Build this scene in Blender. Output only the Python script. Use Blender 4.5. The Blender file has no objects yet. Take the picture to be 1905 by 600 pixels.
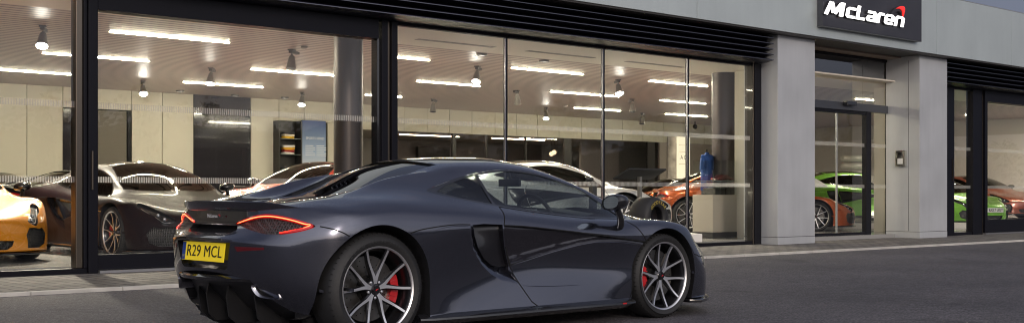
import bpy, bmesh, math, random
from mathutils import Vector, Matrix
from mathutils.bvhtree import BVHTree
R = math.radians
random.seed(7)
sc = bpy.context.scene
COL = sc.collection

# ------------------------------------------------------------------ camera, sky, sun, exposure
PSI = R(41.83); CH = 0.94; FPX = 2280.0; HZ = 362.0
SN, CS = math.sin(PSI), math.cos(PSI)
cam_d = bpy.data.cameras.new('camera'); cam = bpy.data.objects.new('camera', cam_d); COL.objects.link(cam)
cam.location = (0, 0, CH); cam.rotation_euler = (R(90), 0, -PSI)
cam_d.sensor_width = 36; cam_d.lens = 36*FPX/1905; cam_d.shift_y = 62/1905
cam_d.clip_start = 0.1; cam_d.clip_end = 3000
sc.camera = cam
world = bpy.data.worlds.new('World'); sc.world = world; world.use_nodes = True
wn, wl = world.node_tree.nodes, world.node_tree.links
wn.clear()
w_out = wn.new('ShaderNodeOutputWorld'); w_bg = wn.new('ShaderNodeBackground')
w_sky = wn.new('ShaderNodeTexSky'); w_sky.sky_type = 'NISHITA'; w_sky.sun_disc = False
SUN_EL, SUN_ROT = R(4.0), R(205)
GLOW_DIR = (math.sin(SUN_ROT)*.98, math.cos(SUN_ROT)*.98, .16)
w_sky.sun_elevation = SUN_EL; w_sky.sun_rotation = SUN_ROT
w_sky.air_density = 1.0; w_sky.dust_density = 3.0; w_sky.ozone_density = 3.0
w_bg.inputs['Strength'].default_value = 0.095
# mauve dusk clouds over the clear sky, brighter towards the afterglow in the south-west (behind the camera)
w_tc = wn.new('ShaderNodeTexCoord'); w_map = wn.new('ShaderNodeMapping'); w_map.inputs['Scale'].default_value = (1.2, 1.2, 8)
w_no = wn.new('ShaderNodeTexNoise'); w_no.inputs['Scale'].default_value = 2.2; w_no.inputs['Detail'].default_value = 6
w_rp = wn.new('ShaderNodeValToRGB'); w_rp.color_ramp.elements[0].position = 0.34; w_rp.color_ramp.elements[1].position = 0.70
w_rp.color_ramp.elements[0].color = (.62, .62, .62, 1); w_rp.color_ramp.elements[1].color = (.95, .95, .95, 1)
w_dot = wn.new('ShaderNodeVectorMath'); w_dot.operation = 'DOT_PRODUCT'; w_dot.inputs[1].default_value = GLOW_DIR
w_g = wn.new('ShaderNodeMapRange'); w_g.interpolation_type = 'SMOOTHSTEP'; w_g.inputs['From Min'].default_value = .05; w_g.inputs['From Max'].default_value = .95
w_cc = wn.new('ShaderNodeMix'); w_cc.data_type = 'RGBA'; w_cc.inputs['A'].default_value = (1.18, 1.24, 1.66, 1); w_cc.inputs['B'].default_value = (8.2, 7.9, 8.3, 1)
w_mx = wn.new('ShaderNodeMix'); w_mx.data_type = 'RGBA'
wl.new(w_tc.outputs['Generated'], w_map.inputs['Vector']); wl.new(w_map.outputs[0], w_no.inputs['Vector'])
wl.new(w_tc.outputs['Generated'], w_dot.inputs[0]); wl.new(w_dot.outputs['Value'], w_g.inputs['Value']); wl.new(w_g.outputs[0], w_cc.inputs['Factor'])
wl.new(w_no.outputs['Fac'], w_rp.inputs[0]); wl.new(w_rp.outputs[0], w_mx.inputs['Factor'])
wl.new(w_sky.outputs[0], w_mx.inputs['A']); wl.new(w_cc.outputs['Result'], w_mx.inputs['B']); wl.new(w_mx.outputs['Result'], w_bg.inputs['Color'])
wl.new(w_bg.outputs[0], w_out.inputs[0])
sun_d = bpy.data.lights.new('sun', 'SUN'); sun_d.energy = 0.6; sun_d.specular_factor = .35; sun_d.angle = R(10); sun_d.color = (1, .86, .74)
sun = bpy.data.objects.new('sun', sun_d); COL.objects.link(sun)
_az = SUN_ROT; _d = Vector((math.sin(_az)*math.cos(R(18)), math.cos(_az)*math.cos(R(18)), math.sin(R(18))))
sun.rotation_euler = _d.to_track_quat('Z', 'Y').to_euler()
sc.view_settings.view_transform = 'Standard'; sc.view_settings.look = 'None'
sc.view_settings.exposure = 0.78; sc.view_settings.gamma = 1.0
sc.cycles.use_denoising = True; sc.cycles.filter_width = 1.1
sc.cycles.max_bounces = 10; sc.cycles.transparent_max_bounces = 24; sc.cycles.glossy_bounces = 5
sc.cycles.sample_clamp_indirect = 6

# ------------------------------------------------------------------ measuring helpers (photo pixel -> point of a plane in the place)
def at_y(u, v, Y):
    a = u-952.5; dx = CS*a+SN*FPX; dy = -SN*a+CS*FPX; t = Y/dy
    return t*dx, CH+t*(HZ-v)
def at_z(u, v, Z):
    a = u-952.5; t = (Z-CH)/(HZ-v)
    return t*(CS*a+SN*FPX), t*(-SN*a+CS*FPX)
def xy_depth(u, d):
    cx = (u-952.5)/FPX*d
    return CS*cx+SN*d, -SN*cx+CS*d

# ------------------------------------------------------------------ materials
MATS = {}
def mat(name, col=(.5, .5, .5), rough=.5, metal=0., coat=0., emit=None, estr=0., spec=.5, noise=None, bump=None, coat_rough=.03, aniso=0):
    if name in MATS: return MATS[name]
    m = bpy.data.materials.new(name); m.use_nodes = True
    nt = m.node_tree; b = nt.nodes['Principled BSDF']
    b.inputs['Base Color'].default_value = (*col, 1); b.inputs['Roughness'].default_value = rough
    b.inputs['Metallic'].default_value = metal; b.inputs['Coat Weight'].default_value = coat
    b.inputs['Coat Roughness'].default_value = coat_rough
    b.inputs['Specular IOR Level'].default_value = spec
    if emit: b.inputs['Emission Color'].default_value = (*emit, 1); b.inputs['Emission Strength'].default_value = estr
    if noise:      # (scale, amount) small uneven tone, (and roughness)
        tc = nt.nodes.new('ShaderNodeTexCoord'); n = nt.nodes.new('ShaderNodeTexNoise')
        n.inputs['Scale'].default_value = noise[0]; n.inputs['Detail'].default_value = 5
        nt.links.new(tc.outputs['Object'], n.inputs['Vector'])
        mr = nt.nodes.new('ShaderNodeMapRange'); mr.inputs['From Min'].default_value = .3; mr.inputs['From Max'].default_value = .7
        mr.inputs['To Min'].default_value = 1-noise[1]; mr.inputs['To Max'].default_value = 1+noise[1]
        nt.links.new(n.outputs['Fac'], mr.inputs['Value'])
        hv = nt.nodes.new('ShaderNodeVectorMath'); hv.operation = 'SCALE'; hv.inputs[0].default_value = col
        nt.links.new(mr.outputs[0], hv.inputs['Scale']); nt.links.new(hv.outputs[0], b.inputs['Base Color'])
        rr = nt.nodes.new('ShaderNodeMath'); rr.operation = 'MULTIPLY'; rr.inputs[1].default_value = rough
        nt.links.new(mr.outputs[0], rr.inputs[0]); nt.links.new(rr.outputs[0], b.inputs['Roughness'])
    if bump:       # (scale, strength)
        tc = nt.nodes.new('ShaderNodeTexCoord'); n = nt.nodes.new('ShaderNodeTexNoise'); n.inputs['Scale'].default_value = bump[0]
        nt.links.new(tc.outputs['Object'], n.inputs['Vector'])
        bp = nt.nodes.new('ShaderNodeBump'); bp.inputs['Strength'].default_value = bump[1]; bp.inputs['Distance'].default_value = .01
        nt.links.new(n.outputs['Fac'], bp.inputs['Height']); nt.links.new(bp.outputs[0], b.inputs['Normal'])
    MATS[name] = m; return m
def glass_mat(name, tint=(1, 1, 1), refl=1.0, ior=1.5, rough=0.0, wave=0):
    m = bpy.data.materials.new(name); m.use_nodes = True; nt = m.node_tree; nt.nodes.clear()
    o = nt.nodes.new('ShaderNodeOutputMaterial'); mx = nt.nodes.new('ShaderNodeMixShader')
    t = nt.nodes.new('ShaderNodeBsdfTransparent'); g = nt.nodes.new('ShaderNodeBsdfGlossy'); f = nt.nodes.new('ShaderNodeFresnel')
    t.inputs[0].default_value = (*tint, 1); g.inputs['Roughness'].default_value = rough; f.inputs['IOR'].default_value = ior
    g.inputs['Color'].default_value = (1, 1, 1, 1)
    ma = nt.nodes.new('ShaderNodeMath'); ma.operation = 'MULTIPLY'; ma.inputs[1].default_value = refl; ma.use_clamp = True
    geo = nt.nodes.new('ShaderNodeNewGeometry')      # same pane from both sides: keep the index facing outward
    mi = nt.nodes.new('ShaderNodeMix'); mi.data_type = 'FLOAT'; mi.inputs['A'].default_value = ior; mi.inputs['B'].default_value = 1/ior
    nt.links.new(geo.outputs['Backfacing'], mi.inputs['Factor'])
    # Fresnel flips the index on back faces by itself; feed 1/ior there so both sides reflect alike
    nt.links.new(mi.outputs['Result'], f.inputs['IOR'])
    nt.links.new(f.outputs[0], ma.inputs[0]); nt.links.new(ma.outputs[0], mx.inputs[0])
    nt.links.new(t.outputs[0], mx.inputs[1]); nt.links.new(g.outputs[0], mx.inputs[2]); nt.links.new(mx.outputs[0], o.inputs[0])
    if wave:      # faint roller wave of real plate glass
        tc = nt.nodes.new('ShaderNodeTexCoord'); n = nt.nodes.new('ShaderNodeTexNoise'); n.inputs['Scale'].default_value = .9; n.inputs['Detail'].default_value = 1
        bp = nt.nodes.new('ShaderNodeBump'); bp.inputs['Strength'].default_value = wave; bp.inputs['Distance'].default_value = .02
        nt.links.new(tc.outputs['Object'], n.inputs['Vector']); nt.links.new(n.outputs['Fac'], bp.inputs['Height']); nt.links.new(bp.outputs[0], g.inputs['Normal'])
    MATS[name] = m; return m

def streaks(m, amount=.1, scl=(7, 7, .35)):
    """rain streaks and handling marks on cladding: a stretched noise over the base colour"""
    nt = m.node_tree; b = nt.nodes['Principled BSDF']; L = nt.links; src = b.inputs['Base Color'].links[0].from_socket
    tc = nt.nodes.new('ShaderNodeTexCoord'); mp = nt.nodes.new('ShaderNodeMapping'); mp.inputs['Scale'].default_value = scl
    n = nt.nodes.new('ShaderNodeTexNoise'); n.inputs['Scale'].default_value = 1; n.inputs['Detail'].default_value = 6; n.inputs['Roughness'].default_value = .65
    mr = nt.nodes.new('ShaderNodeMapRange'); mr.inputs['From Min'].default_value = .35; mr.inputs['From Max'].default_value = .65; mr.inputs['To Min'].default_value = 1-amount; mr.inputs['To Max'].default_value = 1+amount*.5
    sc_ = nt.nodes.new('ShaderNodeVectorMath'); sc_.operation = 'SCALE'
    L.new(tc.outputs['Object'], mp.inputs[0]); L.new(mp.outputs[0], n.inputs['Vector']); L.new(n.outputs['Fac'], mr.inputs['Value']); L.new(src, sc_.inputs[0]); L.new(mr.outputs[0], sc_.inputs['Scale']); L.new(sc_.outputs[0], b.inputs['Base Color'])
    return m

# ------------------------------------------------------------------ mesh helpers
class G:
    """a bag of vertices and faces that becomes ONE mesh object"""
    def __init__(s): s.v = []; s.f = []; s.m = []
    def add(s, vs, fs, mi=0):
        k = len(s.v); s.v += [tuple(a) for a in vs]; s.f += [tuple(i+k for i in f) for f in fs]; s.m += [mi]*len(fs); return s
    def box(s, a, b, mi=0, M=None):
        x0, y0, z0 = a; x1, y1, z1 = b
        vs = [Vector(p) for p in ((x0, y0, z0), (x1, y0, z0), (x1, y1, z0), (x0, y1, z0), (x0, y0, z1), (x1, y0, z1), (x1, y1, z1), (x0, y1, z1))]
        if M: vs = [M @ p for p in vs]
        return s.add(vs, [(0, 3, 2, 1), (4, 5, 6, 7), (0, 1, 5, 4), (1, 2, 6, 5), (2, 3, 7, 6), (3, 0, 4, 7)], mi)
    def lathe(s, prof, n=24, mi=0, M=None, cap=True, closed=False):
        """profile [(r, z)] round z"""
        vs = []
        for r, z in prof:
            for i in range(n):
                a = 2*math.pi*i/n; vs.append(Vector((r*math.cos(a), r*math.sin(a), z)))
        if M: vs = [M @ p for p in vs]
        fs = []; L = len(prof)
        for j in range(L if closed else L-1):
            for i in range(n):
                k = (i+1) % n; j2 = (j+1) % L
                fs.append((j*n+i, j*n+k, j2*n+k, j2*n+i))
        if cap and not closed:
            fs.append(tuple(range(n))[::-1]); fs.append(tuple((L-1)*n+i for i in range(n)))
        return s.add(vs, fs, mi)
    def tube(s, pts, r, n=8, mi=0, closed=False):
        pts = [Vector(p) for p in pts]; rs = r if isinstance(r, (list, tuple)) else [r]*len(pts)
        vs = []; L = len(pts); up = None
        for i, p in enumerate(pts):
            a = pts[(i-1) % L] if (closed or i > 0) else p; b = pts[(i+1) % L] if (closed or i < L-1) else p
            t = (b-a).normalized()
            if up is None: up = Vector((0, 0, 1)) if abs(t.z) < .9 else Vector((1, 0, 0))
            sx = t.cross(up).normalized(); up = sx.cross(t).normalized()
            for k in range(n):
                w = 2*math.pi*k/n; vs.append(p+rs[i]*(math.cos(w)*sx+math.sin(w)*up))
        fs = []
        for j in range(L if closed else L-1):
            for k in range(n):
                k2 = (k+1) % n; j2 = (j+1) % L
                fs.append((j*n+k, j2*n+k, j2*n+k2, j*n+k2))
        if not closed: fs += [tuple(range(n)), tuple((L-1)*n+i for i in range(n))[::-1]]
        return s.add(vs, fs, mi)
    def prism(s, poly, y0, y1, mi=0, axis='y', M=None):
        """polygon of (a, b) extruded along axis"""
        def P(a, b, t): return {'y': (a, t, b), 'x': (t, a, b), 'z': (a, b, t)}[axis]
        n = len(poly); vs = [Vector(P(a, b, y0)) for a, b in poly]+[Vector(P(a, b, y1)) for a, b in poly]
        if M: vs = [M @ p for p in vs]
        fs = [tuple(range(n)), tuple(range(n, 2*n))[::-1]]+[(i, i+n, (i+1) % n+n, (i+1) % n) for i in range(n)]
        return s.add(vs, fs, mi)
    def sphere(s, c, r, n=12, mi=0, sc=(1, 1, 1)):
        prof = [(max(1e-4, r*math.sin(math.pi*j/n)), -r*math.cos(math.pi*j/n)) for j in range(n+1)]
        return s.lathe(prof, n*2, mi, Matrix.Translation(c) @ Matrix.Diagonal((*sc, 1)), cap=False)
    def mirror_y(s):
        k = len(s.v); s.v += [(x, -y, z) for x, y, z in s.v]; s.f += [tuple(i+k for i in f[::-1]) for f in s.f]; s.m += s.m[:]; return s
    def mesh(s, name, mats, smooth=True, fix=True, bevel=0):
        me = bpy.data.meshes.new(name); me.from_pydata(s.v, [], s.f)
        for m in (mats if isinstance(mats, (list, tuple)) else [mats]): me.materials.append(m)
        for p, mi in zip(me.polygons, s.m): p.material_index = mi; p.use_smooth = smooth
        if fix or bevel:
            bm = bmesh.new(); bm.from_mesh(me)
            if bevel:
                es = [e for e in bm.edges if len(e.link_faces) == 2 and e.calc_face_angle(0) > .6]
                bmesh.ops.bevel(bm, geom=es, offset=bevel, segments=2, profile=.6, affect='EDGES', clamp_overlap=True)
            if fix: bmesh.ops.recalc_face_normals(bm, faces=bm.faces)
            bm.to_mesh(me); bm.free()
        if smooth:
            me.polygons.foreach_set('use_smooth', [True]*len(me.polygons))
            try: me.set_sharp_from_angle(angle=R(38))
            except Exception: pass
        else: me.polygons.foreach_set('use_smooth', [False]*len(me.polygons))
        me.update(); return me
    def obj(s, name, mats, parent=None, **k):
        o = bpy.data.objects.new(name, s.mesh(name, mats, **k)); COL.objects.link(o)
        if parent: o.parent = parent
        return o
def tag(o, label=None, cat=None, group=None, kind=None):
    for k, v in (('label', label), ('category', cat), ('group', group), ('kind', kind)):
        if v: o[k] = v
    return o
def empty(name, loc=(0, 0, 0), rz=0, **k):
    o = bpy.data.objects.new(name, None); o.empty_display_size = .2; COL.objects.link(o)
    o.location = loc; o.rotation_euler = (0, 0, rz); return tag(o, **k)
def copy_tree(o, parent=None, matmap=None):
    c = o.copy(); COL.objects.link(c); c.parent = parent
    for ch in list(o.children): copy_tree(ch, c)
    return c
def text_geo(txt, size, extrude=0.0, shear=0, spacing=1.0, bold=0.0, res=3):
    """lettering as mesh data, in the xz plane facing -y, centred"""
    cu = bpy.data.curves.new('t', 'FONT'); cu.body = txt; cu.size = size; cu.extrude = extrude; cu.shear = shear
    cu.space_character = spacing; cu.offset = bold; cu.align_x = 'CENTER'; cu.align_y = 'CENTER'; cu.resolution_u = res
    ob = bpy.data.objects.new('t', cu); COL.objects.link(ob)
    dg = bpy.context.evaluated_depsgraph_get(); me = ob.evaluated_get(dg).to_mesh()
    vs = [(v.co.x, -v.co.z, v.co.y) for v in me.vertices]; fs = [tuple(p.vertices) for p in me.polygons]
    ob.evaluated_get(dg).to_mesh_clear(); bpy.data.objects.remove(ob); bpy.data.curves.remove(cu)
    return vs, fs
# ------------------------------------------------------------------ the sports car (built once, from a control cage; x forward, y left, z up, origin under the rear axle)
def V3(x, l, z): return Vector((x, -l, z))          # l = towards the car's right-hand side
# rows: 0 bottom centre,1 B,2 C,3 D1,4 D2,5 E,6 F,7 G,8 H,9 I,10 J,11 K,12 M,13 L
ST = {}
def side(i, x, B, C, D1, D2, E, F, Gg, H, I, J, K, M, L):
    ST[i] = [(x, 0, .115)]+[(x+(p[2] if len(p) > 2 else 0), p[0], p[1]) for p in (B, C, D1, D2, E, F, Gg, H, I, J, K, M)]+[(x, 0, L)]
side(5, -.20, (.78, .15), (.91, .19), (.945, .30), (.957, .45), (.965, .60), (.962, .72), (.93, .825), (.85, .90), (.72, .935), (.58, .935), (.42, .885), (.22, .885), .90)
side(6, .10, (.80, .13), (.93, .17), (.945, .30), (.955, .45), (.965, .60), (.965, .73), (.932, .835), (.845, .905), (.70, .945), (.56, .985), (.44, .93), (.22, .945), .95)
side(7, .45, (.80, .125), (.93, .16), (.925, .30), (.93, .45), (.95, .60), (.957, .72), (.918, .832), (.82, .905), (.67, .985), (.54, 1.068), (.45, 1.035), (.22, 1.055), 1.06)
side(8, .80, (.80, .125), (.93, .155), (.902, .30), (.898, .45), (.92, .60), (.942, .715), (.905, .82), (.80, .90), (.685, .995), (.57, 1.092), (.49, 1.135), (.25, 1.175), 1.185)
side(9, 1.20, (.80, .125), (.93, .155), (.895, .30), (.872, .44), (.89, .58), (.93, .695), (.885, .795), (.79, .857), (.70, .97), (.60, 1.088), (.49, 1.162), (.25, 1.207), 1.217)
side(10, 1.60, (.80, .125), (.93, .155), (.898, .29), (.87, .43), (.888, .56), (.93, .68), (.88, .765), (.785, .812), (.70, .945), (.605, 1.08), (.49, 1.150), (.25, 1.200), 1.212)
side(11, 2.0, (.80, .125), (.92, .155), (.90, .29), (.88, .42), (.902, .55), (.932, .655), (.88, .74), (.80, .78), (.71, .885), (.63, .985), (.54, 1.045), (.28, 1.100), 1.115)
side(12, 2.35, (.78, .125), (.90, .155), (.91, .29), (.905, .42), (.92, .54), (.935, .64), (.885, .73), (.80, .763), (.735, .80), (.67, .85), (.59, .90), (.32, .945), .965)
side(13, 2.67, (.76, .13), (.88, .16), (.93, .29), (.94, .42), (.945, .56), (.94, .665), (.895, .74), (.80, .773), (.68, .765), (.56, .755), (.44, .765), (.25, .785), .795)
side(14, 2.97, (.74, .13), (.88, .15), (.915, .28), (.925, .41), (.925, .525), (.915, .62), (.87, .70), (.78, .73), (.66, .722), (.54, .70), (.42, .70), (.24, .71), .715)
TAIL = {  # S0..S4, rows B..G
 0: [(-.42, 0, .16), (-.56, 0, .25), (-.685, 0, .40), (-.725, 0, .55), (-.735, 0, .67), (-.64, 0, .735), (-.61, 0, .868)],
 1: [(-.41, .26, .16), (-.55, .26, .25), (-.67, .27, .40), (-.71, .27, .55), (-.72, .27, .67), (-.63, .27, .735), (-.598, .28, .866)],
 2: [(-.39, .48, .16), (-.51, .49, .25), (-.62, .50, .40), (-.65, .50, .54), (-.66, .50, .655), (-.60, .49, .735), (-.555, .49, .862)],
 3: [(-.36, .64, .16), (-.46, .68, .24), (-.525, .70, .37), (-.55, .70, .51), (-.555, .70, .64), (-.53, .685, .745), (-.46, .66, .858)],
 4: [(-.28, .74, .155), (-.34, .84, .21), (-.385, .86, .34), (-.40, .865, .48), (-.40, .87, .62), (-.39, .865, .74), (-.33, .81, .85)]}
NOSE = {  # S15..S19 rows B..G
 15: [(3.16, .74, .12), (3.24, .84, .14), (3.24, .85, .26), (3.22, .855, .38), (3.19, .85, .48), (3.15, .83, .57), (3.10, .78, .65)],
 16: [(3.32, .62, .12), (3.42, .70, .14), (3.43, .71, .26), (3.42, .71, .37), (3.39, .71, .46), (3.35, .69, .53), (3.28, .66, .60)],
 17: [(3.45, .45, .12), (3.58, .50, .14), (3.60, .51, .26), (3.59, .51, .36), (3.57, .51, .44), (3.53, .50, .50), (3.46, .49, .555)],
 18: [(3.53, .24, .12), (3.67, .26, .14), (3.69, .26, .26), (3.69, .26, .36), (3.68, .26, .43), (3.65, .26, .485), (3.58, .26, .53)],
 19: [(3.55, 0, .12), (3.70, 0, .14), (3.72, 0, .26), (3.72, 0, .36), (3.715, 0, .43), (3.69, 0, .48), (3.63, 0, .525)]}
def coons(c0, c1, d0, d1):      # c0,c1: along a (b=0,b=1); d0,d1: along b (a=0,a=1)
    na, nb = len(c0), len(d0); out = [[None]*nb for _ in range(na)]
    for i in range(na):
        a = i/(na-1)
        for j in range(nb):
            b = j/(nb-1)
            out[i][j] = ((1-b)*c0[i]+b*c1[i]+(1-a)*d0[j]+a*d1[j]
                         - ((1-a)*(1-b)*c0[0]+a*(1-b)*c0[-1]+(1-a)*b*c1[0]+a*b*c1[-1]))
    return out
def build_cage():
    P = [[None]*14 for _ in range(20)]
    for i in range(5, 15):
        for j in range(14): P[i][j] = Vector(ST[i][j])
    for D in (TAIL, NOSE):
        for i, r in D.items():
            for j in range(7): P[i][j+1] = Vector(r[j])
    # tail top: rows G(7)..L(13), stations 0..5
    cl = [Vector((x, 0, z)) for x, z in ((-.61, .868), (-.575, .858), (-.535, .858), (-.495, .862), (-.455, .866), (-.415, .87), (-.38, .873))]   # station 0, G->L
    ctr = [Vector((x, 0, z)) for x, z in ((-.38, .873), (-.345, .877), (-.31, .881), (-.275, .886), (-.24, .893), (-.20, .90))]
    g = coons([P[i][7] for i in range(6)], ctr, cl, [P[5][j] for j in range(7, 14)])
    for i in range(6):
        for j in range(7): P[i][7+j] = g[i][j]
    for i in range(6):
        for j in range(1, 6): P[i][7+j].z -= .012*min(1, i+.3)*math.sin(math.pi*j/6) if i < 5 else 0
    cl = [Vector((x, 0, z)) for x, z in ((3.63, .525), (3.55, .555), (3.46, .585), (3.37, .612), (3.28, .637), (3.20, .658), (3.12, .678))]
    ctr = [Vector((x, 0, z)) for x, z in ((2.97, .715), (3.00, .708), (3.03, .70), (3.06, .693), (3.09, .686), (3.12, .678))]
    g = coons([P[i][7] for i in range(14, 20)], ctr, [P[14][j] for j in range(7, 14)], cl)
    for i in range(6):
        for j in range(7): P[14+i][7+j] = g[i][j]
    for it in range(3):          # relax the upper surface where the nose and tail patches join the sections
        for rng in ((13, 18), (3, 6)):
            Q = {(i, j): (P[i-1][j]+P[i+1][j]+P[i][j-1]+P[i][j+1]+P[i][j]*4)/8 for i in range(*rng) for j in range(8, 13)}
            for (i, j), q in Q.items(): P[i][j] = q
            for i in range(*rng): P[i][13] = (P[i-1][13]+P[i+1][13]+P[i][13]*2)/4; P[i][13].y = 0
    for i in range(5): P[i][0] = Vector((-.36+.035*i, 0, .13))
    for i in range(15, 20): P[i][0] = Vector((3.0+.07*(i-14), 0, .12))
    return P
def cage_mesh(P, pos=None):
    vs = []; fs = []
    for i in range(20):
        for j in range(14): p = P[i][j]; vs.append((p.x, -p.y, p.z))
    for i in range(19):
        for j in range(13): fs.append((i*14+j, i*14+j+1, (i+1)*14+j+1, (i+1)*14+j))
    return vs, fs
CREASE = []   # (row, i0, i1, weight)
def subdivided(vs, fs, lev, crease):
    me = bpy.data.meshes.new('cage'); me.from_pydata(vs, [], fs)
    ob = bpy.data.objects.new('cage', me); COL.objects.link(ob)
    at = me.attributes.new('crease_edge', 'FLOAT', 'EDGE')
    for e in me.edges:
        a, b = sorted(e.vertices)
        ia, ja, ib, jb = a//14, a % 14, b//14, b % 14
        for row, i0, i1, w in crease:
            if ja == jb == row and i0 <= ia and ib <= i1: at.data[e.index].value = w
    mm = ob.modifiers.new('m', 'MIRROR'); mm.use_axis = (False, True, False); mm.use_clip = True; mm.merge_threshold = .0005
    sb = ob.modifiers.new('s', 'SUBSURF'); sb.levels = lev; sb.render_levels = lev; sb.boundary_smooth = 'PRESERVE_CORNERS'
    dg = bpy.context.evaluated_depsgraph_get(); ev = ob.evaluated_get(dg); m2 = ev.to_mesh()
    v2 = [v.co.copy() for v in m2.vertices]; f2 = [tuple(p.vertices) for p in m2.polygons]
    ev.to_mesh_clear(); bpy.data.objects.remove(ob); bpy.data.meshes.remove(me)
    return v2, f2
def body_surface(lev=3):
    P = build_cage(); vs, fs = cage_mesh(P)
    crease = [(7, 0, 4, .75), (6, 0, 3, .35), (5, 0, 4, .55), (2, 5, 13, .75), (6, 7, 12, .45), (2, 0, 5, .5), (2, 14, 19, .6), (10, 6, 8, .45), (8, 9, 12, .25)]
    tgt = [Vector(v) for v in vs]; cur = [Vector(v) for v in vs]
    for it in range(5):
        v2, _ = subdivided([tuple(v) for v in cur], fs, 2, crease)
        for k in range(len(cur)):
            d = tgt[k]-v2[k]
            cur[k] = cur[k]+d*.85
            if abs(tgt[k].y) < 1e-6: cur[k].y = 0
    v2, f2 = subdivided([tuple(v) for v in cur], fs, lev, crease)
    return v2, f2

class Shell:
    """right half of the body as a bmesh that regions are cut from"""
    def __init__(s, lev=3):
        v2, f2 = body_surface(lev)
        bm = bmesh.new(); bv = [bm.verts.new(v) for v in v2]
        for f in f2:
            c = sum((v2[i].y for i in f))/len(f)
            if c < 0: bm.faces.new([bv[i] for i in f])
        for v in [v for v in bm.verts if not v.link_faces]: bm.verts.remove(v)
        bmesh.ops.recalc_face_normals(bm, faces=bm.faces)
        # outward = away from (1.4, 0, .5)
        f0 = max(bm.faces, key=lambda f: f.calc_center_median().z)
        f0.normal_update()
        if f0.normal.z < 0: bmesh.ops.reverse_faces(bm, faces=bm.faces)
        bm.normal_update(); s.bm = bm
        s.bvh = BVHTree.FromBMesh(bm)
    def region(s, poly, proj='side', cond=None):
        bm = s.bm
        if proj == 'side': pr = lambda c: (c.x, c.z); d = Vector((0, 1, 0)); un = lambda a, b: Vector((a, 0, b))
        elif proj == 'top': pr = lambda c: (c.x, -c.y); d = Vector((0, 0, 1)); un = lambda a, b: Vector((a, -b, 0))
        elif proj == 'rear': pr = lambda c: (-c.y, c.z); d = Vector((1, 0, 0)); un = lambda a, b: Vector((0, -a, b))
        else:              # ('obl', azimuth) horizontal direction of projection; 2d = (across, z)
            az = proj[1]; d = Vector((math.cos(az), math.sin(az), 0)); ac = Vector((-d.y, d.x, 0))
            pr = lambda c: (c.dot(ac), c.z); un = lambda a, b: ac*a+Vector((0, 0, b))
        xs = [p[0] for p in poly]; ys = [p[1] for p in poly]; mg = .12
        def ok(f):
            c = f.calc_center_median()
            a, b = pr(c)
            return min(xs)-mg < a < max(xs)+mg and min(ys)-mg < b < max(ys)+mg and (cond is None or cond(c, f.normal))
        cand = set(f for f in bm.faces if ok(f))
        n = len(poly)
        for k in range(n):
            a, b = poly[k], poly[(k+1) % n]
            if math.hypot(a[0]-b[0], a[1]-b[1]) < 1e-6: continue
            lo = (min(a[0], b[0])-.004, min(a[1], b[1])-.004); hi = (max(a[0], b[0])+.004, max(a[1], b[1])+.004)
            sel = []
            for f in cand:
                q = [pr(v.co) for v in f.verts]
                if max(p[0] for p in q) < lo[0] or min(p[0] for p in q) > hi[0] or max(p[1] for p in q) < lo[1] or min(p[1] for p in q) > hi[1]: continue
                sel.append(f)
            if not sel: continue
            A, B = un(*a), un(*b); no = (B-A).cross(d).normalized()
            geom = set(sel)
            for f in sel: geom.update(f.verts); geom.update(f.edges)
            cand -= set(sel)
            r = bmesh.ops.bisect_plane(bm, geom=list(geom), dist=1e-5, plane_co=A, plane_no=no)
            cand |= {g for g in r['geom'] if isinstance(g, bmesh.types.BMFace)}
        def inside(p):
            x, y = p; c = False
            for k in range(n):
                x1, y1 = poly[k]; x2, y2 = poly[(k+1) % n]
                if (y1 > y) != (y2 > y) and x < (x2-x1)*(y-y1)/(y2-y1)+x1: c = not c
            return c
        bm.normal_update()
        return [f for f in cand if f.is_valid and (cond is None or cond(f.calc_center_median(), f.normal)) and inside(pr(f.calc_center_median()))]
    def take(s, faces, disp=None, wall=True, wall_mi=0, seam=None):
        """cut the faces out as a G; disp(co, normal) -> new co; wall joins the old rim to the moved one; seam (a G) gets a dark ribbon round the rim"""
        g = G(); idx = {}; new = []
        fset = set(faces)
        for f in faces:
            for v in f.verts:
                if v not in idx: idx[v] = len(new); new.append(disp(v.co, v.normal) if disp else v.co.copy())
        g.add(new, [tuple(idx[v] for v in f.verts) for f in faces])
        rim = [e for f in faces for e in f.edges if sum(1 for q in e.link_faces if q in fset) == 1]
        rim = list(set(rim))
        if disp and wall:
            for e in rim:
                a, b = e.verts
                if max(abs(a.co.y), abs(b.co.y)) < 1e-4: continue
                if (new[idx[a]]-a.co).length < 1e-4 and (new[idx[b]]-b.co).length < 1e-4: continue
                g.add([a.co, b.co, new[idx[b]], new[idx[a]]], [(0, 1, 2, 3)], wall_mi)
        if seam is not None: ribbon(seam, [(e.verts[0].co.copy(), e.verts[1].co.copy(), (e.verts[0].normal+e.verts[1].normal)*.5) for e in rim if max(abs(e.verts[0].co.y), abs(e.verts[1].co.y)) > 1e-4])
        bmesh.ops.delete(s.bm, geom=faces, context='FACES')
        return g
    def rest(s):
        g = G(); idx = {}; vs = []
        for f in s.bm.faces:
            for v in f.verts:
                if v not in idx: idx[v] = len(vs); vs.append(v.co.copy())
        g.add(vs, [tuple(idx[v] for v in f.verts) for f in s.bm.faces]); return g
    def hit(s, o, d):
        loc, no, i, dist = s.bvh.ray_cast(Vector(o), Vector(d).normalized()); return loc, no
    def on_side(s, x, z):
        loc, no = s.hit((x, -2, z), (0, 1, 0)); return loc, no
    def on_top(s, x, l):
        loc, no = s.hit((x, -l, 3), (0, 0, -1)); return loc, no
    def on_rear(s, l, z, az=0.0):
        d = Vector((math.cos(az), math.sin(az), 0)); o = Vector((-.6, -l, z))-d*3
        return s.hit(o, d)
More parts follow.
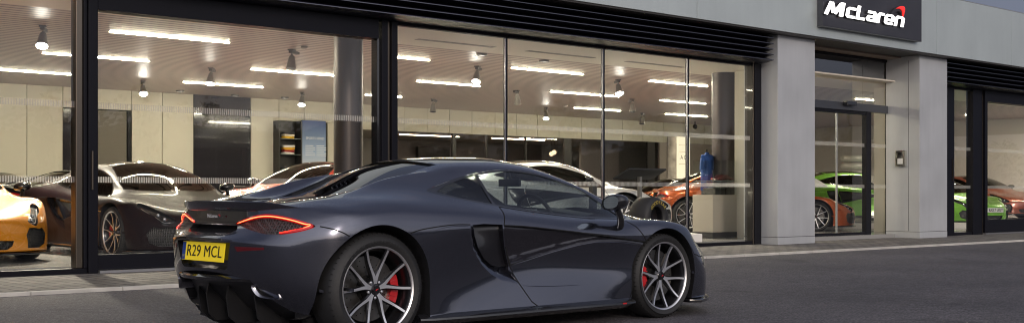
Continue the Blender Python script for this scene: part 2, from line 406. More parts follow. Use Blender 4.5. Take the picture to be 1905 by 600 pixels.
def ribbon(g, segs, w=.0035, lift=.0012):
    for a, b, n in segs:
        if n.length < 1e-6: continue
        n = n.normalized(); t = (b-a)
        if t.length < 1e-6: continue
        s_ = n.cross(t.normalized()).normalized()*w; e = t.normalized()*w*.3; o = n*lift
        g.add([a-s_-e+o, b-s_+e+o, b+s_+e+o, a+s_-e+o], [(0, 1, 2, 3)])
def smooth_loop(pts, n=6, closed=True):
    """Catmull-Rom through 2D points"""
    out = []; L = len(pts)
    rng = range(L) if closed else range(L-1)
    for i in rng:
        p0 = pts[(i-1) % L] if closed or i > 0 else pts[i]; p1 = pts[i]; p2 = pts[(i+1) % L]; p3 = pts[(i+2) % L] if closed or i < L-2 else p2
        for k in range(n):
            t = k/n
            out.append(tuple(.5*((2*p1[d])+(-p0[d]+p2[d])*t+(2*p0[d]-5*p1[d]+4*p2[d]-p3[d])*t*t+(-p0[d]+3*p1[d]-3*p2[d]+p3[d])*t**3) for d in range(len(p1))))
    if not closed: out.append(tuple(pts[-1]))
    return out
# ------------------------------------------------------------------ materials of the cars
def paint(name, col, metal=.5, rough=.34, flake=True):
    m = mat(name, col, rough, metal, 1.0)
    nt = m.node_tree; b = nt.nodes['Principled BSDF']
    if flake:
        tc = nt.nodes.new('ShaderNodeTexCoord'); n = nt.nodes.new('ShaderNodeTexVoronoi'); n.inputs['Scale'].default_value = 900
        mr = nt.nodes.new('ShaderNodeMapRange'); mr.inputs['To Min'].default_value = rough-.1; mr.inputs['To Max'].default_value = rough+.12
        nt.links.new(tc.outputs['Object'], n.inputs['Vector']); nt.links.new(n.outputs['Color'], mr.inputs['Value']); nt.links.new(mr.outputs[0], b.inputs['Roughness'])
    return m
PAINT = paint('graphite paint', (.112, .117, .150), .95, .20, False); PAINT.node_tree.nodes['Principled BSDF'].inputs['Coat IOR'].default_value = 1.7
BLACKG = mat('gloss black', (.012, .012, .014), .12, 0, 1)
CARBON = mat('satin black', (.018, .018, .02), .35)
TRIM = mat('black rubber trim', (.008, .008, .009), .45)
SEAM = mat('shut line', (.003, .003, .003), .9)
RUBBER = mat('tyre rubber', (.018, .018, .019), .62, bump=(60, .15))
TYRETXT = mat('tyre lettering', (.045, .045, .047), .55)
MACH = mat('machined alloy', (.82, .82, .84), .36, .92)
DARKALLOY = mat('dark alloy', (.035, .035, .04), .28, .8, .5)
DISC = mat('brake disc', (.16, .155, .15), .35, .9)
REDCAL = mat('red caliper', (.55, .015, .02), .3, 0, 1)
CHROME = mat('bright metal', (.7, .7, .72), .12, 1)
MIRROR = mat('mirror glass', (.75, .85, .88), .02, 1)
LEATHER = mat('dark leather', (.022, .021, .022), .55)
GREYTRIM = mat('grey trim', (.30, .30, .31), .4, .3)
CARGLASS = glass_mat('car side glass', (.62, .68, .70), 1.6, 1.5)
DARKGLASS = glass_mat('tinted car glass', (.07, .075, .085), 1.3, 1.5)
LAMPGLASS = glass_mat('lamp glass', (.55, .55, .58), 1.2, 1.5)
REDGLASS = mat('red lamp glass', (.30, .004, .006), .12, 0, 1); REDLIT = mat('glowing red lens', (.30, .004, .006), .12, 0, 1, emit=(1, .012, .008), estr=.16)
TAILGLOW = mat('lit tail lamp', (.8, .05, .02), .3, emit=(1, .018, .006), estr=2.4)
TAILCORE = mat('tail lamp core', (.8, .2, .1), .3, emit=(1, .10, .03), estr=4.5)
AMBER = mat('amber reflector', (.75, .28, .01), .25, 0, 1, emit=(1, .42, .02), estr=.35)
REFL = mat('red reflector', (.10, .004, .008), .25, 0, 1)
LED = mat('headlamp unit', (.55, .57, .6), .15, .9)
def mesh_mat():
    m = mat('honeycomb mesh', (.012, .012, .013), .4)
    nt = m.node_tree; b = nt.nodes['Principled BSDF']; tc = nt.nodes.new('ShaderNodeTexCoord'); v = nt.nodes.new('ShaderNodeTexVoronoi')
    v.feature = 'DISTANCE_TO_EDGE'; v.inputs['Scale'].default_value = 55; v.inputs['Randomness'].default_value = .15
    r = nt.nodes.new('ShaderNodeValToRGB'); r.color_ramp.elements[0].position = .05; r.color_ramp.elements[1].position = .12
    r.color_ramp.elements[0].color = (.07, .07, .075, 1); r.color_ramp.elements[1].color = (.002, .002, .002, 1)
    bp = nt.nodes.new('ShaderNodeBump'); bp.invert = True; bp.inputs['Distance'].default_value = .01; bp.inputs['Strength'].default_value = 1
    nt.links.new(tc.outputs['Object'], v.inputs['Vector']); nt.links.new(v.outputs['Distance'], r.inputs[0]); nt.links.new(r.outputs[0], b.inputs['Base Color'])
    nt.links.new(v.outputs['Distance'], bp.inputs['Height']); nt.links.new(bp.outputs[0], b.inputs['Normal'])
    return m
HONEY = mesh_mat()
PLATEY = mat('yellow number plate', (.78, .60, .02), .45, emit=(1, .72, .03), estr=.16)   # own slight glow makes it look lit; no plate lamp is built
PLATEW = mat('white number plate', (.7, .7, .68), .45)
PLATEB = mat('blue plate band', (.02, .06, .30), .45)
INK = mat('plate lettering', (.01, .01, .01), .5)
SILVERTXT = mat('bright lettering', (.75, .75, .76), .3, .4)

def offset_poly(poly, d):
    """shrink a 2D polygon by d"""
    n = len(poly); A = sum(poly[i][0]*poly[(i+1) % n][1]-poly[(i+1) % n][0]*poly[i][1] for i in range(n)); sg = 1 if A > 0 else -1
    out = []
    for i in range(n):
        p0, p1, p2 = (Vector(poly[(i+k) % n]) for k in (-1, 0, 1))
        e1 = (p1-p0).normalized(); e2 = (p2-p1).normalized(); n1 = Vector((-e1.y, e1.x))*sg; n2 = Vector((-e2.y, e2.x))*sg
        b = (n1+n2); b = b.normalized() if b.length > 1e-6 else n1
        q = p1+b*d/max(.35, b.dot(n1)); out.append((q.x, q.y))
    return out
def sst(a, b, x): t = max(0, min(1, (x-a)/(b-a))); return t*t*(3-2*t)
def dist_poly(p, line):
    best = 9
    for a, b in zip(line[:-1], line[1:]):
        a, b = Vector(a), Vector(b); t = max(0, min(1, (p-a).dot(b-a)/max(1e-9, (b-a).length_squared))); best = min(best, (p-a-(b-a)*t).length)
    return best

def build_wheel(root, x, sidey, Rt, W, rim_r, cal_ang, detail=True, style='Y5', mach=None):
    """one wheel: parts tyre, rim, brake disc, caliper; centre (x, sidey*.., Rt)"""
    s = sidey                                          # -1 right side (outer face to -y)
    yo = s*(.938 if x < 1 else .92)                   # outer plane
    w = empty('wheel', (x, yo-s*W/2, Rt)); w.parent = root
    Mx = Matrix.Rotation(R(90), 4, 'X') if s < 0 else Matrix.Rotation(R(-90), 4, 'X')   # lathe z -> outward
    h = W/2
    t = G(); sw = .012
    prof = [(rim_r-.004, -h+.02), (rim_r+.012, -h+.004), (rim_r+.04, -h-.004), (Rt-.035, -h+.004), (Rt-.008, -h+.024), (Rt, -h+.045), (Rt, h-.045), (Rt-.008, h-.024), (Rt-.035, h-.004), (rim_r+.04, h+.004), (rim_r+.012, h-.004), (rim_r-.004, h-.02)]
    t.lathe(prof, 72, 0, Mx, cap=False)
    for k in range(60 if detail else 0):               # shoulder tread blocks
        a = 2*math.pi*k/60
        for zz in (h-.030, -h+.030):
            t.box((Rt-.012, -.0018, zz-.012), (Rt-.0022, .0018, zz+.008), 1, Mx @ Matrix.Rotation(a, 4, 'Z'))
    to = t.obj('tyre', [RUBBER, SEAM], w)
    r = G()
    r.lathe([(rim_r-.003, h-.012), (rim_r+.006, h-.006), (rim_r+.009, h-.010), (rim_r+.004, h-.02), (rim_r-.006, h-.022)], 72, 0, Mx, closed=True)
    r.lathe([(rim_r-.006, h-.02), (rim_r-.022, h-.05), (rim_r-.03, -h+.02), (rim_r-.01, -h+.01)], 48, 1, Mx, cap=False)
    zf = h-.035
    r.lathe([(.001, zf-.005), (.030, zf-.005), (.034, zf-.010), (.062, zf-.022), (.075, zf-.06), (.05, zf-.1)], 30, 1, Mx, cap=False)
    nsp = 5
    for k in range(nsp):
        base = 2*math.pi*k/nsp+(R(90) if x < 1 else R(-90-8))
        for sg in (-1, 1):
            if style == 'Y5': path = [(.030, 0, zf-.012), (.070, sg*6, zf-.010), (.12, sg*13.5, zf-.008), (.18, sg*17.5, zf-.002), (rim_r-.008, sg*18.5, zf+.015)]; wd = [.019, .0175, .0135, .0115, .0115]
            else: path = [(.030, sg*4, zf-.012), (.08, sg*5, zf-.010), (.14, sg*5, zf-.008), (.19, sg*8, zf-.002), (rim_r-.008, sg*15, zf+.012)]; wd = [.010, .009, .008, .007, .006]
            pts = smooth_loop([(a, b, c_) for a, b, c_ in path], 4, closed=False); n = len(pts)
            ring = []
            cs_ = []
            for (rr, aa, zz) in pts:
                a = base+R(aa); cs_.append(Vector((rr*math.cos(a), rr*math.sin(a), zz)))
            for i, c_ in enumerate(cs_):
                tt = (cs_[min(i+1, n-1)]-cs_[max(i-1, 0)]); tt.z = 0; tt.normalize(); sd = Vector((-tt.y, tt.x, 0))
                f = i/(n-1)*(len(wd)-1); k0 = min(int(f), len(wd)-2); ww = wd[k0]+(wd[k0+1]-wd[k0])*(f-k0)
                dp = .045-.02*i/(n-1)
                ring.append([c_+sd*ww*.62+Vector((0, 0, .001)), c_-sd*ww*.62+Vector((0, 0, .001)), c_-sd*ww*1.15-Vector((0, 0, .010)), c_-sd*ww*.9-Vector((0, 0, dp)), c_+sd*ww*.9-Vector((0, 0, dp)), c_+sd*ww*1.15-Vector((0, 0, .010))])
            vs = [Mx @ p for q in ring for p in q]
            for i in range(n-1):
                for j in range(6):
                    j2 = (j+1) % 6
                    r.add([vs[i*6+j], vs[i*6+j2], vs[(i+1)*6+j2], vs[(i+1)*6+j]], [(0, 1, 2, 3)], 0 if j == 0 else 1)
    r.lathe([(.001, zf+.004), (.024, zf+.004), (.028, zf-.004), (.028, zf-.02)], 24, 1, Mx, cap=False)
    for k in range(5):
        a = 2*math.pi*(k+.5)/5+R(90); r.lathe([(.0085, zf-.05), (.0085, zf-.012), (.001, zf-.010)], 8, 0, Mx @ Matrix.Translation((.052*math.cos(a), .052*math.sin(a), 0)), cap=False)
    ro = r.obj('rim', [mach or MACH, DARKALLOY], w)
    # hub emblem: a small red swoosh on the cap
    e = G(); e.prism([(-.010, -.004), (-.002, .004), (.010, .007), (.012, .003), (.003, -.001), (-.004, -.007)], zf+.0045, zf+.006, 0, 'z', Mx); e.obj('hub_emblem', REDCAL, ro)
    d = G(); dr = rim_r-.055
    d.lathe([(.07, -.02), (dr, -.02), (dr, .008), (.07, .008)], 48, 0, Mx, cap=False, closed=True)
    d.lathe([(.001, .03), (.075, .028), (.085, .008)], 24, 1, Mx, cap=False)
    for k in range(40):
        a = 2*math.pi*k/40; rr = dr-.025-.022*(k % 3)
        d.lathe([(.0045, .0085), (.0001, .0087)], 6, 1, Mx @ Matrix.Translation((rr*math.cos(a), rr*math.sin(a), 0)), cap=False)
    d.obj('brake_disc', [DISC, SEAM], w)
    c = G(); arc = [cal_ang+R(q) for q in range(-25, 26, 5)]
    pl = [((dr-.050)*math.cos(a), (dr-.050)*math.sin(a)) for a in arc]+[((dr+.006)*math.cos(a), (dr+.006)*math.sin(a)) for a in arc[::-1]]
    # mirror the angle so that it sits the same way seen from outside
    c.prism(pl, -.05, .045, 0, 'z', Mx)
    c.prism([(q[0]*.985+.0, q[1]*.6) for q in pl], .045, .052, 0, 'z', Mx)
    c.obj('brake_caliper', REDCAL, w)
    return w
def ring_text(g, txt, rad, size, start, Mx, z, step, mi=0, flip=False):
    for i, ch in enumerate(txt):
        if ch == ' ': continue
        vs, fs = text_geo(ch, size)
        a = start-step*i
        M = Mx @ Matrix.Rotation(a-R(90), 4, 'Z') @ Matrix.Translation((0, rad, z))
        g.add([M @ Vector((vx, vz, 0)) for vx, vy, vz in vs], fs, mi)

def build_car():
    S = Shell(3)
    sidec = lambda c, n: c.y < -.45 and n.y < .3
    seam = G(); P = {}
    # arches
    inner = {}
    for cx, cz, rr, nm in ((0, .354, .402, 'r'), (2.69, .325, .362, 'f')):
        poly = [(cx+rr*math.cos(a), cz+rr*math.sin(a)) for a in [R(k*6) for k in range(60)]]
        fs = S.region(poly, 'side', lambda c, n: c.y < -.5)
        poly2 = [(cx-rr, -.05), (cx+rr, -.05), (cx+rr, cz), (cx-rr, cz)]
        fs2 = S.region(poly2, 'side', lambda c, n: c.y < -.5)
        fs = list({f for f in fs+fs2 if f.is_valid})
        fset = set(fs); rim = [e for e in {e for f in fs for e in f.edges} if sum(1 for q in e.link_faces if q in fset) == 1]
        lip = G()
        for e in rim:
            a, b = (v.co for v in e.verts)
            if abs(a.z-cz) < .008 and abs(b.z-cz) < .008: continue
            if min(a.z, b.z) < .13 or max(abs(a.y), abs(b.y)) < .6: continue
            n = 3; ia, ib = a.copy(), b.copy()
            for dy, sh in ((.006, .997), (.045, .99), (.30, .99)):
                def mv(p): return Vector((cx+(p.x-cx)*sh, p.y+dy if dy < .1 else -.60, cz+(p.z-cz)*sh))
                na, nb = mv(a), mv(b); lip.add([ia, ib, nb, na], [(0, 1, 2, 3)]); ia, ib = na, nb
        P['arch_'+nm] = lip
        bmesh.ops.delete(S.bm, geom=fs, context='FACES')
    # side glass
    wo = smooth_loop([(.54, .962), (.79, .907), (1.11, .857), (1.46, .815), (1.86, .775), (2.20, .762), (2.37, .762), (2.30, .83), (2.20, .90), (2.06, .985), (1.93, 1.030), (1.73, 1.083), (1.52, 1.115), (1.30, 1.118), (1.1, 1.095), (.90, 1.060), (.70, 1.010)], 3)
    cond = lambda c, n: c.y < -.5 and c.z > .7
    wi = offset_poly(wo, .014)
    fs = S.region(wi, 'side', cond)
    S.region([(1.085, .70), (2.6, .70), (2.6, 1.3), (1.065, 1.3)], 'side', cond)
    ins = set(S.region(wi, 'side', cond))
    front = [f for f in ins if f.calc_center_median().x > 1.085]
    rear = [f for f in ins if f.calc_center_median().x <= 1.06]
    push = lambda k: (lambda co, no: co-no*k)
    P['side_window'] = S.take(front, push(.006), seam=None)
    rear = [f for f in S.region(offset_poly([(.62, .962), (.79, .921), (1.05, .882), (1.045, 1.075), (.90, 1.045), (.74, 1.005)], 0), 'side', cond)]
    P['quarter_window'] = S.take(rear, push(.004))
    P['window_trim'] = S.take(S.region(wo, 'side', cond), push(.001), wall=False)
    # wedge recess in the door, side intake, blade
    low = [(2.44, .556), (2.2, .590), (1.96, .598), (1.79, .583), (1.5, .532), (1.14, .462)]
    wedge = [(1.035, .735), (1.2, .727), (1.35, .714), (1.71, .678), (2.1, .632), (2.45, .588)]+low+[(1.075, .59), (1.03, .69)]
    def dwedge(co, no):
        p = Vector((co.x, co.z)); d = dist_poly(p, low)
        k = (.050*sst(0, .045, d)-.10*max(0, d-.045))*(.25+.75*sst(2.45, 1.5, co.x)) if co.x < 2.45 else 0
        return co+Vector((0, k, 0))
    cs = lambda c, n: c.y < -.6
    P['door_recess'] = S.take(S.region(wedge, 'side', cs), dwedge)
    curve_in = [(1.12, .455), (1.04, .452), (.965, .465), (.885, .512), (.815, .59), (.768, .67), (.745, .735)]
    intake = [(.745, .742), (.85, .748), (1.022, .740), (1.018, .70), (1.062, .59), (1.12, .462)]+curve_in[:-1]
    P['side_intake'] = S.take(S.region(intake, 'side', cs), lambda co, no: co+Vector((0, .035+.06*sst(.55, .73, co.z)*sst(1.1, .8, co.x), 0)))
    outer = [(.722, .735), (.732, .66), (.775, .57), (.865, .475), (.95, .410), (1.05, .362), (1.205, .330)]
    cres = outer+[(1.165, .398), (1.125, .450)]+curve_in
    P['side_blade'] = S.take(S.region(cres, 'side', cs), lambda co, no: co+Vector((0, .040*sst(0, .085, dist_poly(Vector((co.x, co.z)), outer)), 0)), seam=None)
    # door skin
    door = [(1.095, .86), (1.035, .735), (1.03, .69), (1.075, .59), (1.13, .462), (1.165, .398), (1.215, .325), (1.30, .205), (1.36, .165), (1.9, .165), (2.31, .165), (2.35, .30), (2.42, .45), (2.46, .56), (2.455, .595), (2.37, .70), (2.27, .775), (2.1, .79), (1.6, .86)]
    P['door'] = S.take(S.region(door, 'side', lambda c, n: c.y < -.6), seam=seam)
    def sline(pts, n=5):        # shut line drawn over the right-hand side
        q = [S.on_side(a, b) for a, b in smooth_loop(pts, n, closed=False)]
        ribbon(seam, [(q[i][0], q[i+1][0], q[i][1]) for i in range(len(q)-1) if q[i][0] and q[i+1][0]])
    sline([(-.235, .690), (-.28, .715), (-.33, .735), (-.385, .75)])
    sline([(3.045, .475), (3.09, .468), (3.15, .452), (3.22, .455)])
    sline([(.405, .43), (.55, .735), (.66, .752), (.742, .748)]) if False else sline([(.22, .70), (.32, .722), (.5, .741), (.62, .747), (.725, .744)])
    def highlight_ridge(g_, pts, r=.0035, inn=0.0, n=4):      # thin raised tube added to draw a bright highlight along an edge
        q = [S.on_side(a, b)[0] for a, b in smooth_loop(pts, n, closed=False)]
        q = [p+Vector((0, inn, 0)) for p in q if p is not None]
        if len(q) > 2: g_.tube(q, [r*min(1, .3+.25*min(i, len(q)-1-i)) for i in range(len(q))], 6)
    highlight_ridge(P['door'], [(1.15, .460), (1.30, .487), (1.5, .530), (1.66, .560), (1.79, .581), (1.96, .596), (2.2, .588), (2.42, .560)])
    highlight_ridge(P['side_blade'], [(.748, .715), (.768, .67), (.815, .59), (.885, .512), (.965, .463), (1.04, .450), (1.11, .452)], .0045, .036)
    highlight_ridge(P['door'], [(1.23, .318), (1.4, .305), (1.6, .298), (1.8, .296)], .003)
    ribs = G(); highlight_ridge(ribs, [(.42, .715), (.52, .733), (.62, .739), (.715, .736)], .003)
    # top glass and panels
    up = lambda c, n: n.z > .25 and c.z > .6
    ws = [(2.66, -.02), (2.655, .15), (2.62, .32), (2.54, .50), (2.42, .635), (2.28, .625), (2.1, .575), (1.9, .525), (1.72, .480), (1.695, .3), (1.68, -.02)]
    P['windscreen'] = S.take(S.region(offset_poly(ws, .018), 'top', up), push(.003))
    P['windscreen_trim'] = S.take(S.region(ws, 'top', up), push(.001), wall=False)
    P['roof_panel'] = S.take(S.region([(1.655, -.02), (1.665, .3), (1.68, .445), (1.2, .458), (.86, .452), (.83, .3), (.82, -.02)], 'top', up), push(.002))
    rg = [(.79, -.02), (.80, .3), (.83, .45), (.62, .452), (.40, .435), (.20, .41), (.06, .36), (.02, .2), (.01, -.02)]
    P['rear_window'] = S.take(S.region(rg, 'top', up), push(.012))
    for nm, pl in (('deck_vent', [(-.44, .12), (-.40, .10), (-.2, .095), (-.02, .12), (-.03, .18), (-.2, .175), (-.38, .16)]), ('deck_vent_outer', [(-.42, .33), (-.36, .30), (-.15, .31), (.0, .36), (.02, .42), (-.15, .40), (-.34, .38)])):
        P[nm] = S.take(S.region(smooth_loop(pl, 3), 'top', up), push(.012))
    # tail
    tl = smooth_loop([(.25, .764), (.16, .797), (.08, .817), (.0, .823), (-.09, .813), (-.177, .795), (-.25, .773), (-.310, .752), (-.25, .727), (-.16, .709), (-.078, .700), (.02, .704), (.12, .724), (.2, .745)], 3)
    OB = ('obl', R(45)); rc = lambda c, n: c.x < -.1 and n.x < .35
    P['tail_light'] = S.take(S.region(tl, OB, lambda c, n: c.x < -.25 and c.y < -.15 and n.x < .2), push(.020), wall_mi=1)
    P['reflector'] = S.take(S.region([(.40, .594), (.60, .608), (.60, .622), (.385, .624)], 'rear', rc), lambda co, no: co+no*.002)
    P['grille_slot'] = S.take(S.region([(-.02, .700), (.27, .702), (.31, .722), (.29, .750), (-.02, .752)], 'rear', rc), lambda co, no: co+Vector((.06, 0, 0)))
    P['rear_panel'] = S.take(S.region([(-.02, .756), (.31, .754), (.40, .772), (.47, .83), (.44, .852), (-.02, .856)], 'rear', lambda c, n: c.x < -.3 and n.x < -.3), push(.002))
    P['plate_recess'] = S.take(S.region([(-.02, .475), (.27, .475), (.30, .49), (.35, .645), (-.02, .655)], 'rear', rc), lambda co, no: co+Vector((.045, 0, 0)))
    P['diffuser'] = S.take(S.region([(-.02, .425), (.25, .42), (.40, .425), (.47, .42), (.56, .30), (.66, .235), (.80, .20), (.84, .10), (.84, .0), (-.02, 0)], 'rear', lambda c, n: c.x < -.2), lambda co, no: co+Vector((.07*sst(.85, .6, -co.y), 0, 0)))
    # nose
    OF = ('obl', R(135))
    hl = smooth_loop([(-2.16, .475), (-2.03, .545), (-1.88, .605), (-1.74, .655), (-1.65, .675), (-1.66, .635), (-1.76, .575), (-1.88, .535), (-1.95, .48), (-2.02, .425), (-2.09, .43)], 3)
    fc = lambda c, n: c.x > 2.9 and c.y < -.15
    P['headlight'] = S.take(S.region(hl, OF, fc), push(.03), wall_mi=1)
    fi = [(-2.20, .17), (-1.97, .17), (-1.86, .21), (-1.82, .33), (-1.90, .40), (-1.99, .385), (-2.06, .40), (-2.18, .40), (-2.24, .32)]
    P['front_intake'] = S.take(S.region(fi, OF, lambda c, n: c.x > 3.1 and c.y < -.12), lambda co, no: co+Vector((-.06, 0, 0)))
    P['nose_intake'] = S.take(S.region([(-.02, .16), (.22, .16), (.28, .20), (.30, .26), (-.02, .27)], 'rear', lambda c, n: c.x > 3.3), lambda co, no: co+Vector((-.06, 0, 0)))
    body = S.rest(); body.add(ribs.v, ribs.f)

    root = empty('sports_car')
    NB = lambda g: g.mirror_y()
    g = NB(body); g.add(NB(seam).v, seam.f, 1); bo = g.obj('body', [PAINT, SEAM], root)
    bm = bmesh.new(); bm.from_mesh(bo.data); bmesh.ops.remove_doubles(bm, verts=[v for v in bm.verts if abs(v.co.y) < 1e-3], dist=.0008)
    bm.to_mesh(bo.data); bm.free(); bo.data.set_sharp_from_angle(angle=R(40))
    liner = G()
    for k in 'rf':
        liner.add(P['arch_'+k].v, P['arch_'+k].f)
    # outer 5 cm of the arch return is painted, the rest is liner; inner plate closes the well
    for cx, rr, cz in ((0, .40, .354), (2.69, .36, .325)):
        liner.prism([(cx+rr*math.cos(R(k)), cz+rr*math.sin(R(k))) for k in range(-35, 216, 10)], -.60, -.592)
    NB(liner).obj('wheel_arch_liner', CARBON, root)
    # floor pan closes the underside
    fl = G(); fl.prism([(-.40, -.62), (-.28, -.72), (.45, -.78), (2.25, -.78), (3.2, -.58), (3.5, 0), (3.2, .58), (2.25, .78), (.45, .78), (-.28, .72), (-.40, .62)], .112, .13, 0, 'z'); fl.obj('floor_pan', CARBON, root)
    for sgn in (1, -1):
        def half(g_):
            q = G(); q.add(g_.v, g_.f); q.m = list(g_.m)
            if sgn < 0: q.v = [(x, -y, z) for x, y, z in q.v]; q.f = [f[::-1] for f in q.f]
            return q
        d = half(P['door']).obj('door', PAINT, root)
        half(P['side_window']).obj('side_window', CARGLASS, d, fix=False)
        half(P['door_recess']).obj('door_recess', mat('dark door insert', (.022, .021, .028), .22, .3, .8), d)
        half(P['quarter_window']).obj('quarter_window', DARKGLASS, root, fix=False)
        half(P['window_trim']).obj('window_trim', BLACKG, root, fix=False)
        half(P['side_intake']).obj('side_intake', mat('intake black', (.010, .010, .013), .30, 0, .4), root)
        half(P['side_blade']).obj('side_blade', PAINT, root)
        half(P['deck_vent']).obj('deck_vent', HONEY, root); half(P['deck_vent_outer']).obj('deck_vent', HONEY, root)
        half(P['front_intake']).obj('front_intake', HONEY, root)
        h = half(P['headlight']).obj('headlight', [mat('headlamp housing', (.02, .02, .022), .25, 0, 1), BLACKG], root)
        # headlamp inner light: a hooked bright strip and a projector
        st = G(); pts = []
        for a_, z_ in smooth_loop([(-2.10, .455), (-2.02, .455), (-1.93, .51), (-1.82, .562), (-1.70, .625)], 4, closed=False):
            d_ = Vector((math.cos(R(135)), math.sin(R(135)), 0)); ac = Vector((-d_.y, d_.x, 0))
            loc, no = S.hit(ac*a_+Vector((0, 0, z_))+d_*(-5), d_)
            if loc: pts.append(loc-no*.018)
        if len(pts) > 2: st.tube(pts, .007, 6)
        d_ = Vector((math.cos(R(135)), math.sin(R(135)), 0)); ac = Vector((-d_.y, d_.x, 0))
        for a_, z_ in ((-2.02, .505), (-1.93, .553)):
            loc, no = S.hit(ac*a_+Vector((0, 0, z_))+d_*(-5), d_)
            if loc: st.sphere(loc-no*.03, .026, 6)
        half(st).obj('headlamp_strip', LED, h)
        t = half(P['tail_light']).obj('tail_light', [HONEY, REDGLASS], root)
        # lit band: hook running over the top, round the outer tip and back under
        d_ = Vector((math.cos(R(45)), math.sin(R(45)), 0)); ac = Vector((-d_.y, d_.x, 0))
        def band(path, rad, lift):
            pts = []
            for a_, z_ in smooth_loop(path, 5, closed=False):
                loc, no = S.hit(ac*a_+Vector((0, 0, z_))-d_*4, d_)
                if loc: pts.append(loc+no*lift)
            q = G(); n = len(pts); rs = [rad*min(1, .35+3*min(i, n-1-i)/n*1.6) for i in range(n)]
            if n > 2: q.tube(pts, rs, 8)
            return q
        hook = [(.235, .766), (.16, .789), (.08, .807), (.0, .812), (-.09, .802), (-.177, .785), (-.245, .767), (-.285, .752), (-.24, .735), (-.16, .720), (-.085, .709)]
        half(band(hook, .0130, -.007)).obj('red_lens', REDLIT, t)
        half(band([(a_*.985, z_-.002 if z_ > .752 else z_+.003) for a_, z_ in hook], .0058, -.0015)).obj('light_strip', TAILGLOW, t)
        half(band([(a_*.98, z_-.0035 if z_ > .752 else z_+.005) for a_, z_ in hook[:9]], .0030, .0035)).obj('light_core', TAILCORE, t)
        # tail reflector, bumper seam, blade at the bottom
        half(P['reflector']).obj('rear_reflector', REFL, root)
        # exhaust: rounded trapezoid tip
        ex = G(); cx_, cl_, cz_ = -.562, .565, .352
        shp = smooth_loop([(-.080, .040), (.0, .046), (.055, .040), (.080, -.02), (.074, -.046), (.0, -.042), (-.05, -.028), (-.082, .012)], 4)
        n = len(shp); rings = []
        for dx, k in ((0, .80), (-.012, .86), (-.022, .97), (-.016, 1.04), (.0, 1.06), (.12, 1.05)):
            rings.append([Vector((cx_+dx+.57*a, -(cl_+a*k), cz_+b*k)) for a, b in shp])
        vs = [p for q in rings for p in q]
        ex.add(vs, [(j*n+i, j*n+(i+1) % n, (j+1)*n+(i+1) % n, (j+1)*n+i) for j in range(len(rings)-1) for i in range(n)])
        ex.add([Vector((cx_+.05+.57*a, -(cl_+a*.82), cz_+b*.82)) for a, b in shp], [tuple(range(n))], 1)
        ex.add([p for q in (rings[0], [Vector((p.x+.055, p.y, p.z)) for p in rings[0]]) for p in q], [(i, (i+1) % n, n+(i+1) % n, n+i) for i in range(n)], 1)
        half(ex).obj('exhaust_tip', [mat('exhaust metal', (.42, .42, .46), .22, 1), CARBON], root)
        # side skirt
        sk = G(); secs = []
        for x_, o_ in ((.335, -.045), (.42, -.01), (.7, .01), (1.2, .012), (1.8, .012), (2.2, .008), (2.33, -.02)):
            lo = .925+o_; secs.append([Vector((x_, -(lo-.10), .172)), Vector((x_, -lo, .176)), Vector((x_, -(lo+.038), .150)), Vector((x_, -(lo+.040), .138)), Vector((x_, -(lo-.02), .105)), Vector((x_, -(lo-.10), .105))])
        m_ = len(secs[0]); sk.add([p for q in secs for p in q], [(i*m_+j, i*m_+(j+1) % m_, (i+1)*m_+(j+1) % m_, (i+1)*m_+j) for i in range(len(secs)-1) for j in range(m_)]+[tuple(range(m_)), tuple((len(secs)-1)*m_+j for j in range(m_))[::-1]])
        half(sk).obj('side_skirt', BLACKG, root)
        # door mirror
        mh = G(); cx_, cl_, cz_ = 2.04, .985, .885
        prof = [(-.028, .75), (-.02, .92), (.0, 1.0), (.035, .97), (.075, .82), (.105, .55), (.118, .2)]
        oval = [(.105*math.copysign(abs(math.cos(a))**.75, math.cos(a)), .058*math.copysign(abs(math.sin(a))**.8, math.sin(a))) for a in [R(15*k) for k in range(24)]]
        rings = [[Vector((cx_+dx, -(cl_+a*k), cz_+b*k+.1*a*k)) for a, b in oval] for dx, k in prof]; n = 24
        mh.add([p for q in rings for p in q], [(j*n+i, j*n+(i+1) % n, (j+1)*n+(i+1) % n, (j+1)*n+i) for j in range(len(rings)-1) for i in range(n)]+[tuple((len(rings)-1)*n+i for i in range(n))])
        mo = half(mh).obj('door_mirror', BLACKG, d)
        mg = G(); mg.add([Vector((cx_-.022, -(cl_+a*.86), cz_+b*.86+.1*a*.86)) for a, b in oval], [tuple(range(n))]); half(mg).obj('mirror_glass', MIRROR, mo, fix=False) if False else half(mg).obj('mirror_glass', MIRROR, d, fix=False)
        ms = G(); pts = [(2.20, -.90, .705), (2.185, -.925, .722), (2.165, -.945, .76), (2.14, -.955, .80), (2.10, -.965, .84)]
        ms.tube(pts, [.030, .030, .026, .024, .026], 10); pass; half(ms).obj('mirror_stalk', BLACKG, d)
        # seats
        se = G(); yy = -.36
        se.box((1.18, yy-.21, .30), (1.68, yy+.21, .42)); Mb = Matrix.Translation((1.20, yy, .38)) @ Matrix.Rotation(R(-22), 4, 'Y')
        se.box((-.06, -.21, 0), (.06, .21, .46), 0, Mb); se.box((-.05, -.12, .44), (.04, .12, .60), 0, Mb)
        for q in (-.20, .20): se.box((-.03, q-.035, .02), (.10, q+.035, .42), 0, Mb)
        half(se).obj('seat', LEATHER, root, bevel=.03)
    gx = G(); gx.add(P['windscreen'].v, P['windscreen'].f); NB(gx).obj('windscreen', CARGLASS, root, fix=False)
    gx = G(); gx.add(P['windscreen_trim'].v, P['windscreen_trim'].f); NB(gx).obj('windscreen_trim', BLACKG, root, fix=False)
    gx = G(); gx.add(P['roof_panel'].v, P['roof_panel'].f); NB(gx).obj('roof_panel', BLACKG, root)
    gx = G(); gx.add(P['rear_window'].v, P['rear_window'].f); NB(gx).obj('rear_window', DARKGLASS, root, fix=False)
